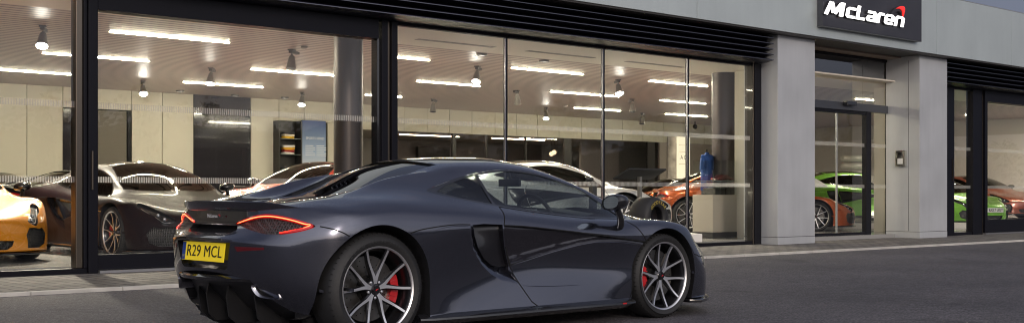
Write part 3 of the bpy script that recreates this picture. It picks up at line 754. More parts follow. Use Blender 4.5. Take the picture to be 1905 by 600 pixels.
    gx = G(); gx.add(P['grille_slot'].v, P['grille_slot'].f); NB(gx).obj('rear_grille', CARBON, root)
    gx = G(); gx.add(P['rear_panel'].v, P['rear_panel'].f); NB(gx).obj('rear_panel', BLACKG, root)
    gx = G(); gx.add(P['plate_recess'].v, P['plate_recess'].f); NB(gx).obj('plate_surround', BLACKG, root)
    gx = G(); gx.add(P['nose_intake'].v, P['nose_intake'].f); NB(gx).obj('nose_intake', HONEY, root)
    df = G(); df.add(P['diffuser'].v, P['diffuser'].f)
    df = NB(df)
    dfo = df.obj('diffuser', CARBON, root)
    for l in (-.37, -.13, .13, .37):
        f = G(); k = abs(l)*.28
        f.prism([(-.62+k*.9, .40), (-.65+k, .30), (-.63+k, .17), (-.58+k, .125), (-.30, .118), (-.30, .28), (-.5, .36)], -l-.006, -l+.006); f.obj('diffuser_fin', CARBON, dfo)
    lp = G(); pts = [(-.735, -.0), (-.715, .2), (-.655, .38), (-.60, .47)]      # shelf over the diffuser
    for sgn in (1, -1):
        sec = [[Vector((x, -l*sgn, .44)), Vector((x-.022, -l*sgn, .425)), Vector((x-.012, -l*sgn, .405)), Vector((x+.07, -l*sgn, .40))] for x, l in smooth_loop(pts, 4, closed=False)]
        lp.add([p for q in sec for p in q], [(i*4+j, i*4+j+1, (i+1)*4+j+1, (i+1)*4+j) for i in range(len(sec)-1) for j in range(3)])
    lp.obj('diffuser_shelf', BLACKG, dfo)
    # spoiler lip
    sp = G(); pl = smooth_loop([(0, -.615, .868), (.28, -.603, .866), (.48, -.560, .863), (.64, -.465, .860), (.75, -.375, .855)], 4, closed=False)
    for sgn in (1, -1):
        sec = []
        for l, x, z in pl:
            w_ = 1-sst(.50, .75, l)*.95
            sec.append([Vector((x+.13*w_, -l*sgn, z+.004)), Vector((x+.04, -l*sgn, z+.013*w_)), Vector((x-.028*w_, -l*sgn, z+.036*w_)), Vector((x-.034*w_, -l*sgn, z+.032*w_)), Vector((x-.020*w_, -l*sgn, z+.004*w_-.004)), Vector((x+.002, -l*sgn, z-.006-.024*w_))])
        m_ = 6; sp.add([p for q in sec for p in q], [(i*m_+j, i*m_+j+1, (i+1)*m_+j+1, (i+1)*m_+j) for i in range(len(sec)-1) for j in range(m_-1)])
    sp.obj('rear_spoiler', PAINT, root)
    # front splitter
    pl = smooth_loop([(3.735, 0), (3.705, .26), (3.62, .51), (3.46, .71), (3.285, .855), (3.08, .955)], 4, closed=False)
    spl = G(); poly = [(x, -l) for x, l in pl]+[(3.0, -.90), (3.0, .90)]+[(x, l) for x, l in pl[::-1][:-1]]
    spl.prism(poly, .098, .122, 0, 'z'); spl.obj('front_splitter', BLACKG, root, bevel=.004)
    # canard / bumper corner line on the nose
    # interior: dash, wheel, tub, rear-view mirror
    tb = G(); tb.box((.62, -.74, .16), (.74, .74, .88)); tb.box((.7, -.76, .16), (2.45, .76, .26)); tb.box((1.2, -.10, .25), (2.2, .10, .50))
    for s_ in (-1, 1): tb.box((1.12, s_*.74-.03, .2), (2.35, s_*.74+.03, .76))
    tb.obj('cabin_tub', LEATHER, root, bevel=.02)
    db = G(); sec = []
    for l in (-.74, -.5, -.36, -.2, 0, .3, .74):
        hh = .05*math.exp(-((l-.36)/.17)**2)
        sec.append([Vector((2.50, -l, .745)), Vector((2.30, -l, .79+hh*.3)), Vector((2.10, -l, .80+hh)), Vector((2.00, -l, .785+hh)), Vector((1.97, -l, .74)), Vector((2.02, -l, .52))])
    db.add([p for q in sec for p in q], [(i*6+j, i*6+j+1, (i+1)*6+j+1, (i+1)*6+j) for i in range(6) for j in range(5)])
    db.obj('dashboard', mat('dash trim', (.03, .03, .032), .5), root)
    sw = G(); M = Matrix.Translation((1.86, -.36, .775)) @ Matrix.Rotation(R(90-24), 4, 'Y')
    sw.tube([M @ Vector((.178*math.cos(R(10*k)), .178*math.sin(R(10*k)), 0)) for k in range(36)], .0155, 8, closed=True)
    swo = sw.obj('steering_wheel', LEATHER, root)
    sk = G(); sk.lathe([(.001, .02), (.05, .018), (.055, 0), (.05, -.03)], 16, 0, M, cap=False)
    for a in (R(0), R(180), R(90)) if False else (R(90), R(-90), R(0)): sk.tube([M @ Vector((.04*math.cos(a), .04*math.sin(a), 0)), M @ Vector((.17*math.cos(a), .17*math.sin(a), 0))], [.016, .011], 6)
    sk.obj('steering_boss', GREYTRIM, swo)
    sc_ = G(); sc_.box((1.985, -.22, .735), (1.995, -.10, .83)); sc_.obj('dash_screen', mat('dash panel light grey', (.45, .46, .46), .35), root)
    rm = G(); rm.box((1.90, -.12, 1.005), (1.925, .12, 1.065)); rm.tube([(1.92, 0, 1.05), (1.90, 0, 1.13)], .012, 6); rm.obj('rear_view_mirror', LEATHER, root, bevel=.01)
    hl_ = G()
    hl_.add([(x, y, z-.03) for x, y, z in P['roof_panel'].v], P['roof_panel'].f); NB(hl_).obj('headliner', LEATHER, root)
    # wheels
    for s_ in (-1, 1):
        build_wheel(root, 0, s_, .354, .285, .262, R(-2), True)
        build_wheel(root, 2.67+.02, s_, .322, .235, .252, R(180), True)
    return root, S
HERO, SHELL = build_car()
# ------------------------------------------------------------------ ground, kerb, block paving
def ground_mat():
    m = mat('asphalt', (.09, .088, .092), .82); nt = m.node_tree; b = nt.nodes['Principled BSDF']; L = nt.links
    tc = nt.nodes.new('ShaderNodeTexCoord')
    n1 = nt.nodes.new('ShaderNodeTexNoise'); n1.inputs['Scale'].default_value = 48; n1.inputs['Detail'].default_value = 9; n1.inputs['Roughness'].default_value = .78
    n2 = nt.nodes.new('ShaderNodeTexNoise'); n2.inputs['Scale'].default_value = .55; n2.inputs['Detail'].default_value = 5
    v = nt.nodes.new('ShaderNodeTexVoronoi'); v.inputs['Scale'].default_value = 110
    for n in (n1, n2, v): L.new(tc.outputs['Object'], n.inputs['Vector'])
    r1 = nt.nodes.new('ShaderNodeValToRGB'); e = r1.color_ramp.elements
    e[0].position = .40; e[0].color = (.016, .016, .020, 1); e[1].position = .62; e[1].color = (.185, .172, .185, 1)
    r2 = nt.nodes.new('ShaderNodeMapRange'); r2.inputs['From Min'].default_value = .3; r2.inputs['From Max'].default_value = .7; r2.inputs['To Min'].default_value = .72; r2.inputs['To Max'].default_value = 1.28
    n3 = nt.nodes.new('ShaderNodeTexNoise'); n3.inputs['Scale'].default_value = 9; n3.inputs['Detail'].default_value = 10; n3.inputs['Roughness'].default_value = .82; L.new(tc.outputs['Object'], n3.inputs['Vector'])
    r4 = nt.nodes.new('ShaderNodeMapRange'); r4.inputs['From Min'].default_value = .34; r4.inputs['From Max'].default_value = .66; r4.inputs['To Min'].default_value = .55; r4.inputs['To Max'].default_value = 1.45
    mm = nt.nodes.new('ShaderNodeMath'); mm.operation = 'MULTIPLY'
    n5 = nt.nodes.new('ShaderNodeTexNoise'); n5.inputs['Scale'].default_value = 1.4; n5.inputs['Detail'].default_value = 3; n5.inputs['Distortion'].default_value = .6; L.new(tc.outputs['Object'], n5.inputs['Vector'])
    r5 = nt.nodes.new('ShaderNodeMapRange'); r5.inputs['From Min'].default_value = .62; r5.inputs['From Max'].default_value = .70; r5.inputs['To Min'].default_value = 1; r5.inputs['To Max'].default_value = .72; L.new(n5.outputs['Fac'], r5.inputs['Value'])
    m5 = nt.nodes.new('ShaderNodeMath'); m5.operation = 'MULTIPLY'; L.new(mm.outputs[0], m5.inputs[0]); L.new(r5.outputs[0], m5.inputs[1])
    sc_ = nt.nodes.new('ShaderNodeVectorMath'); sc_.operation = 'SCALE'
    L.new(n3.outputs['Fac'], r4.inputs['Value']); L.new(r4.outputs[0], mm.inputs[0]); L.new(r2.outputs[0], mm.inputs[1])
    L.new(n1.outputs['Fac'], r1.inputs[0]); L.new(n2.outputs['Fac'], r2.inputs['Value']); L.new(r1.outputs[0], sc_.inputs[0]); L.new(m5.outputs[0], sc_.inputs['Scale'])
    L.new(sc_.outputs[0], b.inputs['Base Color'])
    bp = nt.nodes.new('ShaderNodeBump'); bp.inputs['Strength'].default_value = .9; bp.inputs['Distance'].default_value = .006
    L.new(v.outputs['Distance'], bp.inputs['Height']); L.new(bp.outputs[0], b.inputs['Normal'])
    r3 = nt.nodes.new('ShaderNodeMapRange'); r3.inputs['To Min'].default_value = .55; r3.inputs['To Max'].default_value = .95; L.new(n2.outputs['Fac'], r3.inputs['Value']); L.new(r3.outputs[0], b.inputs['Roughness'])
    return m
def struct(g, name, m, **k): return tag(g.obj(name, m, **k), kind='structure')
g = G(); g.add([(-400, -900, 0), (900, -900, 0), (900, 900, 0), (-400, 900, 0)], [(0, 1, 2, 3)]); struct(g, 'ground', ground_mat(), smooth=False)
def paver_mat():
    m = mat('block paving', (.2, .19, .18), .85); nt = m.node_tree; b = nt.nodes['Principled BSDF']; L = nt.links
    tc = nt.nodes.new('ShaderNodeTexCoord'); mp = nt.nodes.new('ShaderNodeMapping'); mp.inputs['Rotation'].default_value = (0, 0, R(90))
    br = nt.nodes.new('ShaderNodeTexBrick'); br.inputs['Scale'].default_value = 1; br.inputs['Brick Width'].default_value = .24; br.inputs['Row Height'].default_value = .16
    br.inputs['Mortar Size'].default_value = .012; br.inputs['Mortar Smooth'].default_value = .3; br.inputs['Bias'].default_value = 0; br.offset = .5
    br.inputs['Color1'].default_value = (.12, .112, .105, 1); br.inputs['Color2'].default_value = (.22, .20, .18, 1); br.inputs['Mortar'].default_value = (.02, .02, .02, 1)
    n = nt.nodes.new('ShaderNodeTexNoise'); n.inputs['Scale'].default_value = 2.5; n.inputs['Detail'].default_value = 8
    mr = nt.nodes.new('ShaderNodeMapRange'); mr.inputs['From Min'].default_value = .3; mr.inputs['From Max'].default_value = .7; mr.inputs['To Min'].default_value = .7; mr.inputs['To Max'].default_value = 1.2
    sc_ = nt.nodes.new('ShaderNodeVectorMath'); sc_.operation = 'SCALE'
    L.new(tc.outputs['Object'], mp.inputs[0]); L.new(mp.outputs[0], br.inputs['Vector']); L.new(tc.outputs['Object'], n.inputs['Vector'])
    L.new(n.outputs['Fac'], mr.inputs['Value']); L.new(br.outputs['Color'], sc_.inputs[0]); L.new(mr.outputs[0], sc_.inputs['Scale']); L.new(sc_.outputs[0], b.inputs['Base Color'])
    bp = nt.nodes.new('ShaderNodeBump'); bp.inputs['Strength'].default_value = .8; bp.inputs['Distance'].default_value = .01; bp.invert = True
    L.new(br.outputs['Fac'], bp.inputs['Height']); L.new(bp.outputs[0], b.inputs['Normal'])
    return m
g = G(); g.box((-20, 11.66, -.05), (60, 14.42, .022)); struct(g, 'pavement', paver_mat(), smooth=False)
g = G()
for k in range(90): x = -20+k*.9; g.box((x+.003, 11.56, -.05), (x+.897, 11.655, .034))
struct(g, 'kerb', mat('kerb stone', (.52, .50, .46), .8, noise=(3, .2), bump=(40, .2)), smooth=False, bevel=.006)

# ------------------------------------------------------------------ the showroom building
FRAME = mat('dark window frame', (.005, .005, .009), .42, 0, 0, spec=.22)
BRONZE = mat('bronze jamb', (.16, .135, .11), .28, .9)
PANEL = mat('silver cladding', (.60, .66, .65), .42, .55, noise=(1.1, .05))
PILLARM = mat('pillar cladding', (.53, .545, .56), .48, .35, noise=(1.3, .07))
JOINT = mat('cladding joint', (.05, .05, .05), .8)
LOUVREM = mat('navy louvre', (.008, .008, .015), .36, 0, 0, spec=.35)
streaks(PANEL, .035, (3, 3, .25)); streaks(PILLARM, .045, (5, 5, .4))
SHOPGLASS = glass_mat('shop glass', (.93, .94, .92), 1.3, 1.5, wave=.12)
CREAM = mat('cream wall panel', (.60, .575, .49), .6, noise=(.8, .03))
PLASTER = mat('white plaster', (.74, .70, .64), .7)
DARKWALL = mat('dark glass screen', (.022, .020, .026), .10, 0, 1)
GREYROOM = mat('grey room wall', (.20, .19, .19), .6)
def floor_mat():
    m = mat('showroom floor', (.30, .295, .285), .18, noise=(.7, .08)); return m
def ceiling_mat():
    m = mat('slatted ceiling', (.50, .42, .37), .40, .12); nt = m.node_tree; b = nt.nodes['Principled BSDF']; L = nt.links
    tc = nt.nodes.new('ShaderNodeTexCoord'); sp = nt.nodes.new('ShaderNodeSeparateXYZ'); L.new(tc.outputs['Object'], sp.inputs[0])
    mu = nt.nodes.new('ShaderNodeMath'); mu.operation = 'MULTIPLY'; mu.inputs[1].default_value = 1/.20; L.new(sp.outputs['Y'], mu.inputs[0])
    fr = nt.nodes.new('ShaderNodeMath'); fr.operation = 'FRACT'; L.new(mu.outputs[0], fr.inputs[0])
    rp = nt.nodes.new('ShaderNodeValToRGB'); e = rp.color_ramp.elements
    e[0].position = .0; e[0].color = (.04, .028, .022, 1); e[1].position = .26; e[1].color = (.47, .36, .30, 1); x = e.new(.22); x.color = (.05, .036, .03, 1)
    L.new(fr.outputs[0], rp.inputs[0]); L.new(rp.outputs[0], b.inputs['Base Color'])
    bp = nt.nodes.new('ShaderNodeBump'); bp.inputs['Strength'].default_value = .6; bp.inputs['Distance'].default_value = .02
    L.new(rp.outputs[0], bp.inputs['Height']); L.new(bp.outputs[0], b.inputs['Normal']); return m
YG, YP, YF, YB = 14.05, 13.60, 13.40, 27.6
ZC, ZFL = 3.40, .10
X_ = lambda u, Y=YG: at_y(u, 300, Y)[0]
bld = empty('showroom_building', (X_(950), YG, 0)); tag(bld, 'long single storey car showroom with pale metal fascia, grey pillars and full height lit windows', 'building')
def bpart(g, name, m, parent=bld, **k):
    o = g.obj(name, m, None, **k); o.parent = parent
    o.matrix_parent_inverse = wmat(parent).inverted(); return o
def wmat(o): return (wmat(o.parent) @ o.matrix_parent_inverse @ o.matrix_basis) if o.parent else o.matrix_basis.copy()
def bx(a, b, name, m, parent=bld, bevel=0, smooth=False): return bpart(G().box(a, b), name, m, parent, smooth=smooth, bevel=bevel)
# fascia panels with narrow open joints
jx = [X_(u, YF) for u in (1297, 1743, 1905)]
edges = [-3.0, 2.2, 6.9, 11.6, jx[0], jx[0]+.5*(jx[1]-jx[0])+.02, jx[1], jx[2]-.05, jx[2]+4.6, 42.0]
edges = [-3.0, 6.9, jx[0]-4.8, jx[0], jx[1], jx[2]-.6, jx[2]+4.4, 42.0]
for a, b in zip(edges[:-1], edges[1:]): bx((a+.006, YF, 3.925), (b-.006, YF+.06, 5.17), 'fascia_panel', PANEL, bevel=.004)
bx((-3, YF+.062, 3.93), (42, YB+.6, 5.10), 'roof_slab', mat('roof deck', (.12, .12, .12), .8))
bx((-3.0, YF+.03, 5.172), (42.0, YF+.26, 5.20), 'parapet_capping', mat('capping', (.35, .36, .36), .4, .6))
bx((-3, YF+.02, 3.895), (42, YF+.62, 3.922), 'fascia_soffit', mat('soffit dark', (.05, .047, .045), .5, .3))
# pillars
xp1, xp1b = X_(1447, YP), X_(1516, YP); xp2, xp2b = X_(1711, YP), X_(1762, YP)
for a, b, yb in ((xp1, xp1b, 14.38), (xp2, xp2b, 14.40)):
    p = bx((a, YP, .16), (b, yb, 3.894), 'pillar', PILLARM, bevel=.006)
    bx((a-.002, YP-.002, .022), (b+.002, yb, .152), 'pillar_base', PILLARM, p, bevel=.003)
    bx((a+.01, YP+.01, .15), (b-.01, yb, .162), 'pillar_joint', JOINT, p)
    if a > 20: bx((a-.004, YP+.26, .17), (a-.0005, YP+.266, 3.80), 'pillar_joint', JOINT, p)
# louvres: five blades over each glazed bay
def louvre(x0, x1):
    o = empty('louvre_band', (x0, YG, 3.4)); o.parent = bld; o.matrix_parent_inverse = Matrix.Translation(bld.location).inverted()
    bx((x0, YG-.08, 3.38), (x1, YG+.03, 3.895), 'louvre_back', LOUVREM, o)
    for k in range(5):
        z = 3.385+k*.101
        g = G(); g.prism([(13.635, z+.040), (13.625, z+.030), (13.78, z), (YG-.082, z), (YG-.082, z+.098), (13.80, z+.098)], x0, x1, 0, 'x'); bpart(g, 'louvre_blade', LOUVREM, o, smooth=False)
        bx((x0, 13.618, z+.030), (x1, 13.626, z+.040), 'louvre_highlight', mat('louvre tip highlight', (.16, .16, .19), .22, .9), o)  # bright strip stands in for the highlight along each blade tip
louvre(-3.0, X_(1433, 13.7)); louvre(xp2b+.005, 42.0)
# glazing bays ------------------------------------------------------------
def pane(x0, x1, z0, z1, y, parent, name='pane'):
    g = G(); g.add([(x0, y, z0), (x1, y, z0), (x1, y, z1), (x0, y, z1)], [(0, 1, 2, 3)]); return bpart(g, name, SHOPGLASS, parent, smooth=False, fix=False)
def band_mat():
    m = bpy.data.materials.new('dotted window film'); m.use_nodes = True; nt = m.node_tree; nt.nodes.clear(); L = nt.links
    o = nt.nodes.new('ShaderNodeOutputMaterial'); mx = nt.nodes.new('ShaderNodeMixShader'); t = nt.nodes.new('ShaderNodeBsdfTransparent'); d = nt.nodes.new('ShaderNodeBsdfDiffuse')
    tl = nt.nodes.new('ShaderNodeBsdfTranslucent'); ad = nt.nodes.new('ShaderNodeMixShader'); ad.inputs[0].default_value = .6
    d.inputs[0].default_value = (.8, .8, .82, 1); tl.inputs[0].default_value = (.8, .8, .8, 1)
    tc = nt.nodes.new('ShaderNodeTexCoord'); sp = nt.nodes.new('ShaderNodeSeparateXYZ'); L.new(tc.outputs['Object'], sp.inputs[0])
    mu = nt.nodes.new('ShaderNodeMath'); mu.operation = 'MULTIPLY'; mu.inputs[1].default_value = 1/.030; L.new(sp.outputs['X'], mu.inputs[0])
    fr = nt.nodes.new('ShaderNodeMath'); fr.operation = 'FRACT'; L.new(mu.outputs[0], fr.inputs[0])
    gt = nt.nodes.new('ShaderNodeMath'); gt.operation = 'GREATER_THAN'; gt.inputs[1].default_value = .5; L.new(fr.outputs[0], gt.inputs[0])
    ml = nt.nodes.new('ShaderNodeMath'); ml.operation = 'MULTIPLY_ADD'; ml.inputs[1].default_value = .30; ml.inputs[2].default_value = .14; L.new(gt.outputs[0], ml.inputs[0])
    L.new(ml.outputs[0], mx.inputs[0]); L.new(t.outputs[0], mx.inputs[1]); L.new(d.outputs[0], ad.inputs[1]); L.new(tl.outputs[0], ad.inputs[2]); L.new(ad.outputs[0], mx.inputs[2]); L.new(mx.outputs[0], o.inputs[0]); return m
FILM = band_mat()
def bands(x0, x1, y, parent):
    for z0, z1 in ((1.955, 2.03), (1.085, 1.155)):
        g = G(); g.add([(x0, y, z0), (x1, y, z0), (x1, y, z1), (x0, y, z1)], [(0, 1, 2, 3)]); bpart(g, 'dotted_film', FILM, parent, smooth=False, fix=False)
def win(name='shop_window'):
    o = empty(name, (0, YG, 0)); o.parent = bld; o.matrix_parent_inverse = Matrix.Translation(bld.location).inverted(); return o
# left bay
w = win(); xl = X_(138); bx((-3, YG-.06, .022), (X_(158), YG+.06, .085), 'bottom_rail', FRAME, w)
bx((xl, YG-.05, .086), (X_(151), YG+.10, 3.38), 'bronze_jamb', BRONZE, w, bevel=.01); bx((X_(151)+.002, YG-.07, .086), (X_(158), YG+.10, 3.38), 'jamb', FRAME, w, bevel=.006)
pane(-3, xl, .085, 3.38, YG, w); bands(-3, xl, YG-.004, w)
# left sliding entrance (wide)
w = win('sliding_door'); xa, xb = X_(176), X_(697)
bx((X_(158)+.003, YG-.10, .022), (xa, YG+.12, 3.38), 'door_post', FRAME, w, bevel=.006)
bx((xa+.003, YG-.05, .06), (xb, YG+.05, .235), 'bottom_rail', FRAME, w); bx((xa+.003, YG-.10, 3.11), (xb, YG+.12, 3.378), 'header', FRAME, w)
bx((xa+.01, YG-.13, .023), (X_(727), YG+.04, .052), 'threshold', mat('threshold metal', (.45, .45, .46), .35, .8), w)
pane(xa, xb, .235, 3.11, YG+.01, w); bands(xa, xb, YG+.006, w)
bx((xb+.001, YG-.06, .06), (X_(703), YG+.08, 3.109), 'stile', BLACKG, w)
bx((X_(703)+.002, YG-.10, .023), (X_(714), YG+.10, 3.378), 'door_post', FRAME, w, bevel=.006)
bx((X_(714)+.002, YG-.05, .023), (X_(722), YG+.08, 3.378), 'bronze_jamb', BRONZE, w, bevel=.01)
bx((X_(722)+.002, YG-.09, .023), (X_(733), YG+.10, 3.378), 'door_post', FRAME, w, bevel=.006)
bx((X_(163), YG-.125, 1.0), (X_(166), YG-.105, 1.45), 'pull_handle', BRONZE, w, bevel=.004)
# main bay: four panes between slender mullions
mull = [735, 941, 1122, 1279, 1404]; MULL_LIT = mat('mullion lit edge', (.5, .5, .54), .25, .95)  # pale edge strips stand in for light caught along the mullions
for k in range(4):
    w = win(); x0 = X_(mull[k])+(.0 if k == 0 else .035); x1 = X_(mull[k+1])-.035
    bx((x0, YG-.05, .023), (x1, YG+.05, .082), 'bottom_rail', FRAME, w); bx((x0, YG-.04, 3.335), (x1, YG+.05, 3.378), 'head_rail', FRAME, w)
    pane(x0, x1, .082, 3.335, YG, w); bands(x0, x1, YG-.004, w)
    if k < 3: bx((x1+.012, YG-.025, .023), (x1+.050, YG+.03, 3.377), 'mullion', FRAME, w, bevel=.003); bx((x1+.001, YG-.028, .09), (x1+.011, YG+.005, 3.33), 'mullion_lit_edge', MULL_LIT, w)
    else: bx((x1+.003, YG-.06, .023), (xp1-.24, YG+.12, 3.377), 'jamb', mat('jamb brown black', (.03, .027, .025), .3, .3, .4), w, bevel=.004); bx((xp1-.235, YG-.07, .023), (xp1-.21, YG+.02, 3.377), 'jamb_edge', BRONZE, w); bx((xp1-.205, YG-.08, .023), (xp1-.002, YG+.12, 3.377), 'jamb', FRAME, w)
bx((X_(1404), YG+.0, 3.378), (xp1, YG+.06, 3.9), 'head_panel', FRAME)
# entrance between the pillars, set back
YE = 14.42; w = win('entrance_door'); ea, eb = xp1b-.3, X_(1660, YE)
bx((ea, YE-.04, .023), (ea+.001+.30, YE+.06, 3.86), 'jamb', FRAME, w)
bx((ea, YE-.05, 3.80), (eb, YE+.06, 3.892), 'head_rail', FRAME, w)
z0, z1 = 2.70, 2.86
bx((ea, YE-.07, z0), (eb, YE+.06, z1), 'transom', mat('transom grey', (.10, .105, .12), .35, .6), w, bevel=.004)
fan = pane(ea, X_(1652, YE), z1, 3.80, YE, w, 'fanlight'); fan.data.materials[0] = glass_mat('fanlight glass', (.85, .84, .80), 3.5, 1.5); bx((X_(1652, YE), YE-.05, .024), (eb, YE+.07, 3.798), 'jamb', FRAME, w)
xs0, xs1 = X_(1608, YE), X_(1617, YE)
bx((xs0, YE-.05, .024), (xs1, YE+.06, z0-.002), 'stile', FRAME, w)
bx((ea+.3, YE-.04, z0-.07), (xs0-.002, YE+.04, z0-.003), 'door_head', FRAME, w); bx((ea+.3, YE-.04, .03), (xs0-.002, YE+.04, .155), 'bottom_rail', FRAME, w)
xc = X_(1556, YE)
pane(ea+.3, xs0, .155, z0-.07, YE, w); bands(ea+.3, xs0, YE-.004, w)
bx((xc-.010, YE-.02, .155), (xc+.010, YE+.02, z0-.072), 'glass_edge', mat('polished glass edge', (.4, .42, .42), .2, .3), w)
for q in (-.10, .10):
    g = G(); g.tube([(xc+q, YE-.05, .085), (xc+q, YE-.12, .085)], [.02, .026], 10); bpart(g, 'door_lock', FRAME, w)
pane(xs1, X_(1652, YE), .05, z0, YE+.01, w, 'side_light'); bx((xs1+.002, YE-.04, .024), (X_(1652, YE)-.002, YE+.05, .085), 'bottom_rail', FRAME, w); bands(xs1, X_(1652, YE), YE+.005, w)
bx((X_(1562, YE), YE-.19, 2.79), (X_(1562, YE)+.36, YE-.073, 2.88), 'door_sensor', BLACKG, w, bevel=.015)
bx((ea, YF+.64, 3.86), (xp2+.1, YE+.3, 3.894), 'porch_soffit', mat('porch soffit', (.30, .235, .19), .45, .3))
# right bays
w = win(); a, b, c = xp2b+.004, X_(1770), X_(1805)
bx((a, YG-.07, .023), (b, YG+.1, 3.377), 'jamb', FRAME, w); bx((b, YG-.05, .023), (c, YG+.05, .082), 'bottom_rail', FRAME, w); bx((b, YG-.04, 3.335), (c, YG+.05, 3.378), 'head_rail', FRAME, w)
pane(b, c, .082, 3.335, YG, w); bands(b, c, YG-.004, w); bx((c+.001, YG-.07, .023), (X_(1822), YG+.1, 3.377), 'jamb', FRAME, w); bx((X_(1822)+.002, YG-.05, .023), (X_(1825), YG+.05, 3.377), 'bronze_jamb', BRONZE, w)
bx((b-.1, YG-.09, 1.25), (b-.08, YG-.072, 1.75), 'pull_handle', BRONZE, w)
w = win('sliding_door'); a = X_(1825)+.002
bx((a, YG-.10, .05), (a+.12, YG+.12, 3.377), 'door_post', FRAME, w); bx((a+.121, YG-.10, 3.12), (41.9, YG+.12, 3.377), 'header', FRAME, w); bx((a+.121, YG-.06, .06), (41.9, YG+.06, .36), 'bottom_rail', FRAME, w)
bx((a, YG-.13, .023), (41.9, YG+.04, .05), 'threshold', MATS['threshold metal'], w); pane(a+.12, 41.9, .36, 3.12, YG+.01, w); bands(a+.12, 41.9, YG+.006, w)
# interior shell
XR = 38.6
bx((-3, YG+.125, .0), (XR+.5, YB+6, ZFL), 'showroom_floor', floor_mat())
g = G(); g.box((-3, 15.95, ZC), (XR+.4, YB+6, ZC+.08)); bpart(g, 'slatted_ceiling', ceiling_mat(), smooth=False)
bx((-3, YG+.13, ZC-.03), (XR+.4, 15.945, ZC), 'ceiling_border', mat('ceiling border', (.72, .66, .56), .6))
for a_, b_ in ((780, 905), (985, 1085), (1170, 1240)):
    q = X_(a_, 15.2); bx((q, 15.2, ZC-.036), (q+1.6, 15.32, ZC-.031), 'air_grille', mat('air grille', (.25, .23, .20), .6))
bx((-3.2, YF+.3, 0), (-3.0, YB+6, 3.93), 'side_wall', PLASTER); bx((XR, YG+.13, ZFL), (XR+.3, YB+6, 3.9), 'side_wall', mat('mauve white wall', (.80, .76, .76), .7))
bx((XR-.02, YG+.3, 2.9), (XR-.002, YB, ZC-.01), 'wall_band', mat('wall band', (.60, .56, .52), .6))
# back wall: cream panels with open joints, dark openings, shelf recess
def backpanel(u0, u1, z0, z1, m, name='wall_panel', y=YB, gap=.008, th=.06):
    return bx((X_(u0, y)+gap, y, z0), (X_(u1, y)-gap, y+th, z1), name, m)
bx((-3, YB+.08, 0), (X_(675, YB), YB+.2, 3.9), 'back_wall', mat('wall backing', (.05, .048, .045), .8))
ztop = ZC-.004
for u0, u1 in ((-260, -160), (-160, -60), (-60, 50), (50, 117)): backpanel(u0, u1, ZFL, ztop, CREAM)
backpanel(117, 180, 2.93, ztop, CREAM); backpanel(180, 245, 2.93, ztop, CREAM); backpanel(117, 138, ZFL, 2.90, DARKWALL, 'glass_door'); backpanel(138, 182, ZFL, 2.90, DARKWALL, 'glass_door')
backpanel(182, 236, ZFL, 2.90, mat('brown door', (.12, .105, .085), .5), 'door_leaf'); backpanel(237, 244, ZFL, 2.92, FRAME, 'door_jamb')
backpanel(245, 302, ZFL, ztop, CREAM); backpanel(302, 360, ZFL, ztop, CREAM); backpanel(361, 466, ZFL, ztop, DARKWALL, 'dark_glass_wall', gap=0)
backpanel(467, 519, ZFL, ztop, CREAM)
for u0, u1 in ((519, 566), (566, 618), (618, 675)): backpanel(u0, u1, 2.86, ztop, CREAM)
backpanel(609, 675, ZFL, 2.855, CREAM); backpanel(519, 609, ZFL, 2.855, mat('recess dark', (.02, .018, .018), .5), 'shelf_recess', y=YB+.02)
# bulkhead and glazed rooms to the right
ub = [675, 712, 752, 796, 836, 878, 921, 961, 1000, 1040, 1082, 1120, 1158, 1196, 1234, 1272, 1310, 1352, 1394, 1440, 1490, 1545]
for u0, u1 in zip(ub[:-1], ub[1:]): backpanel(u0, u1, 2.72, ztop, CREAM, y=YB)
x0r = X_(675, YB); bx((x0r, YB+4.2, ZFL), (XR, YB+4.3, 2.8), 'room_wall', GREYROOM); bx((x0r, YB+.07, 2.72), (XR, YB+4.2, 2.78), 'room_ceiling', mat('room ceiling', (.30, .26, .22), .6))
SCREEN = glass_mat('smoked screen', (.58, .54, .56), .8, 1.5)
pw = win('glass_partition')
for u0, u1 in ((735, 842), (842, 905), (905, 978), (978, 1045), (1045, 1120), (1120, 1196), (1196, 1228)):
    a, b = X_(u0, YB), X_(u1, YB); pane(a, b, ZFL, 2.72, YB+.03, pw); bpy.data.objects[-1] if False else None
for o_ in pw.children: o_.data.materials[0] = SCREEN
for u0, wd in ((735, .03), (842, .12), (905, .03), (978, .03), (1050, .30), (1120, .05), (1205, .35)):
    a = X_(u0, YB); bx((a, YB-.01, ZFL), (a+wd, YB+.07, 2.715), 'partition_post', mat('partition post', (.03, .028, .03), .4), pw)
for u in (775, 1050):
    a = X_(u, YB+4.1); bx((a, YB+4.0, ZFL), (a+1.3, YB+4.15, 2.5), 'room_door', mat('room door dark', (.012, .012, .014), .4))
a = X_(1130, YB); b = X_(1200, YB); bx((a, YB+1.2, ZFL), (b, YB+1.3, 2.70), 'room_panel', mat('grey blind', (.25, .24, .235), .7))
bx((X_(1228, YB), YB+.0, ZFL), (X_(1560, YB), YB+.1, 2.715), 'wall_panel', mat('taupe wall', (.34, .30, .28), .6))
# columns
def column(u, yc, r):
    a = X_(u, yc); g = G(); g.lathe([(r, ZFL), (r, ZC)], 40, 0, Matrix.Translation((a, yc, 0)), cap=False); bpart(g, 'column', mat('brushed column', (.115, .10, .10), .38, .7))
column(648, 15.75, .225); column(1348, 15.45, .255)
# pier of cream wall just inside the right-hand end of the main glazing
a = X_(1378, 14.9); bx((a, 14.75, ZFL), (a+.55, 15.05, ZC-.032), 'inner_pier', CREAM)
a = X_(1640, 15.2); bx((a, 15.1, ZFL), (a+.4, 15.4, ZC-.032), 'inner_pier', CREAM)

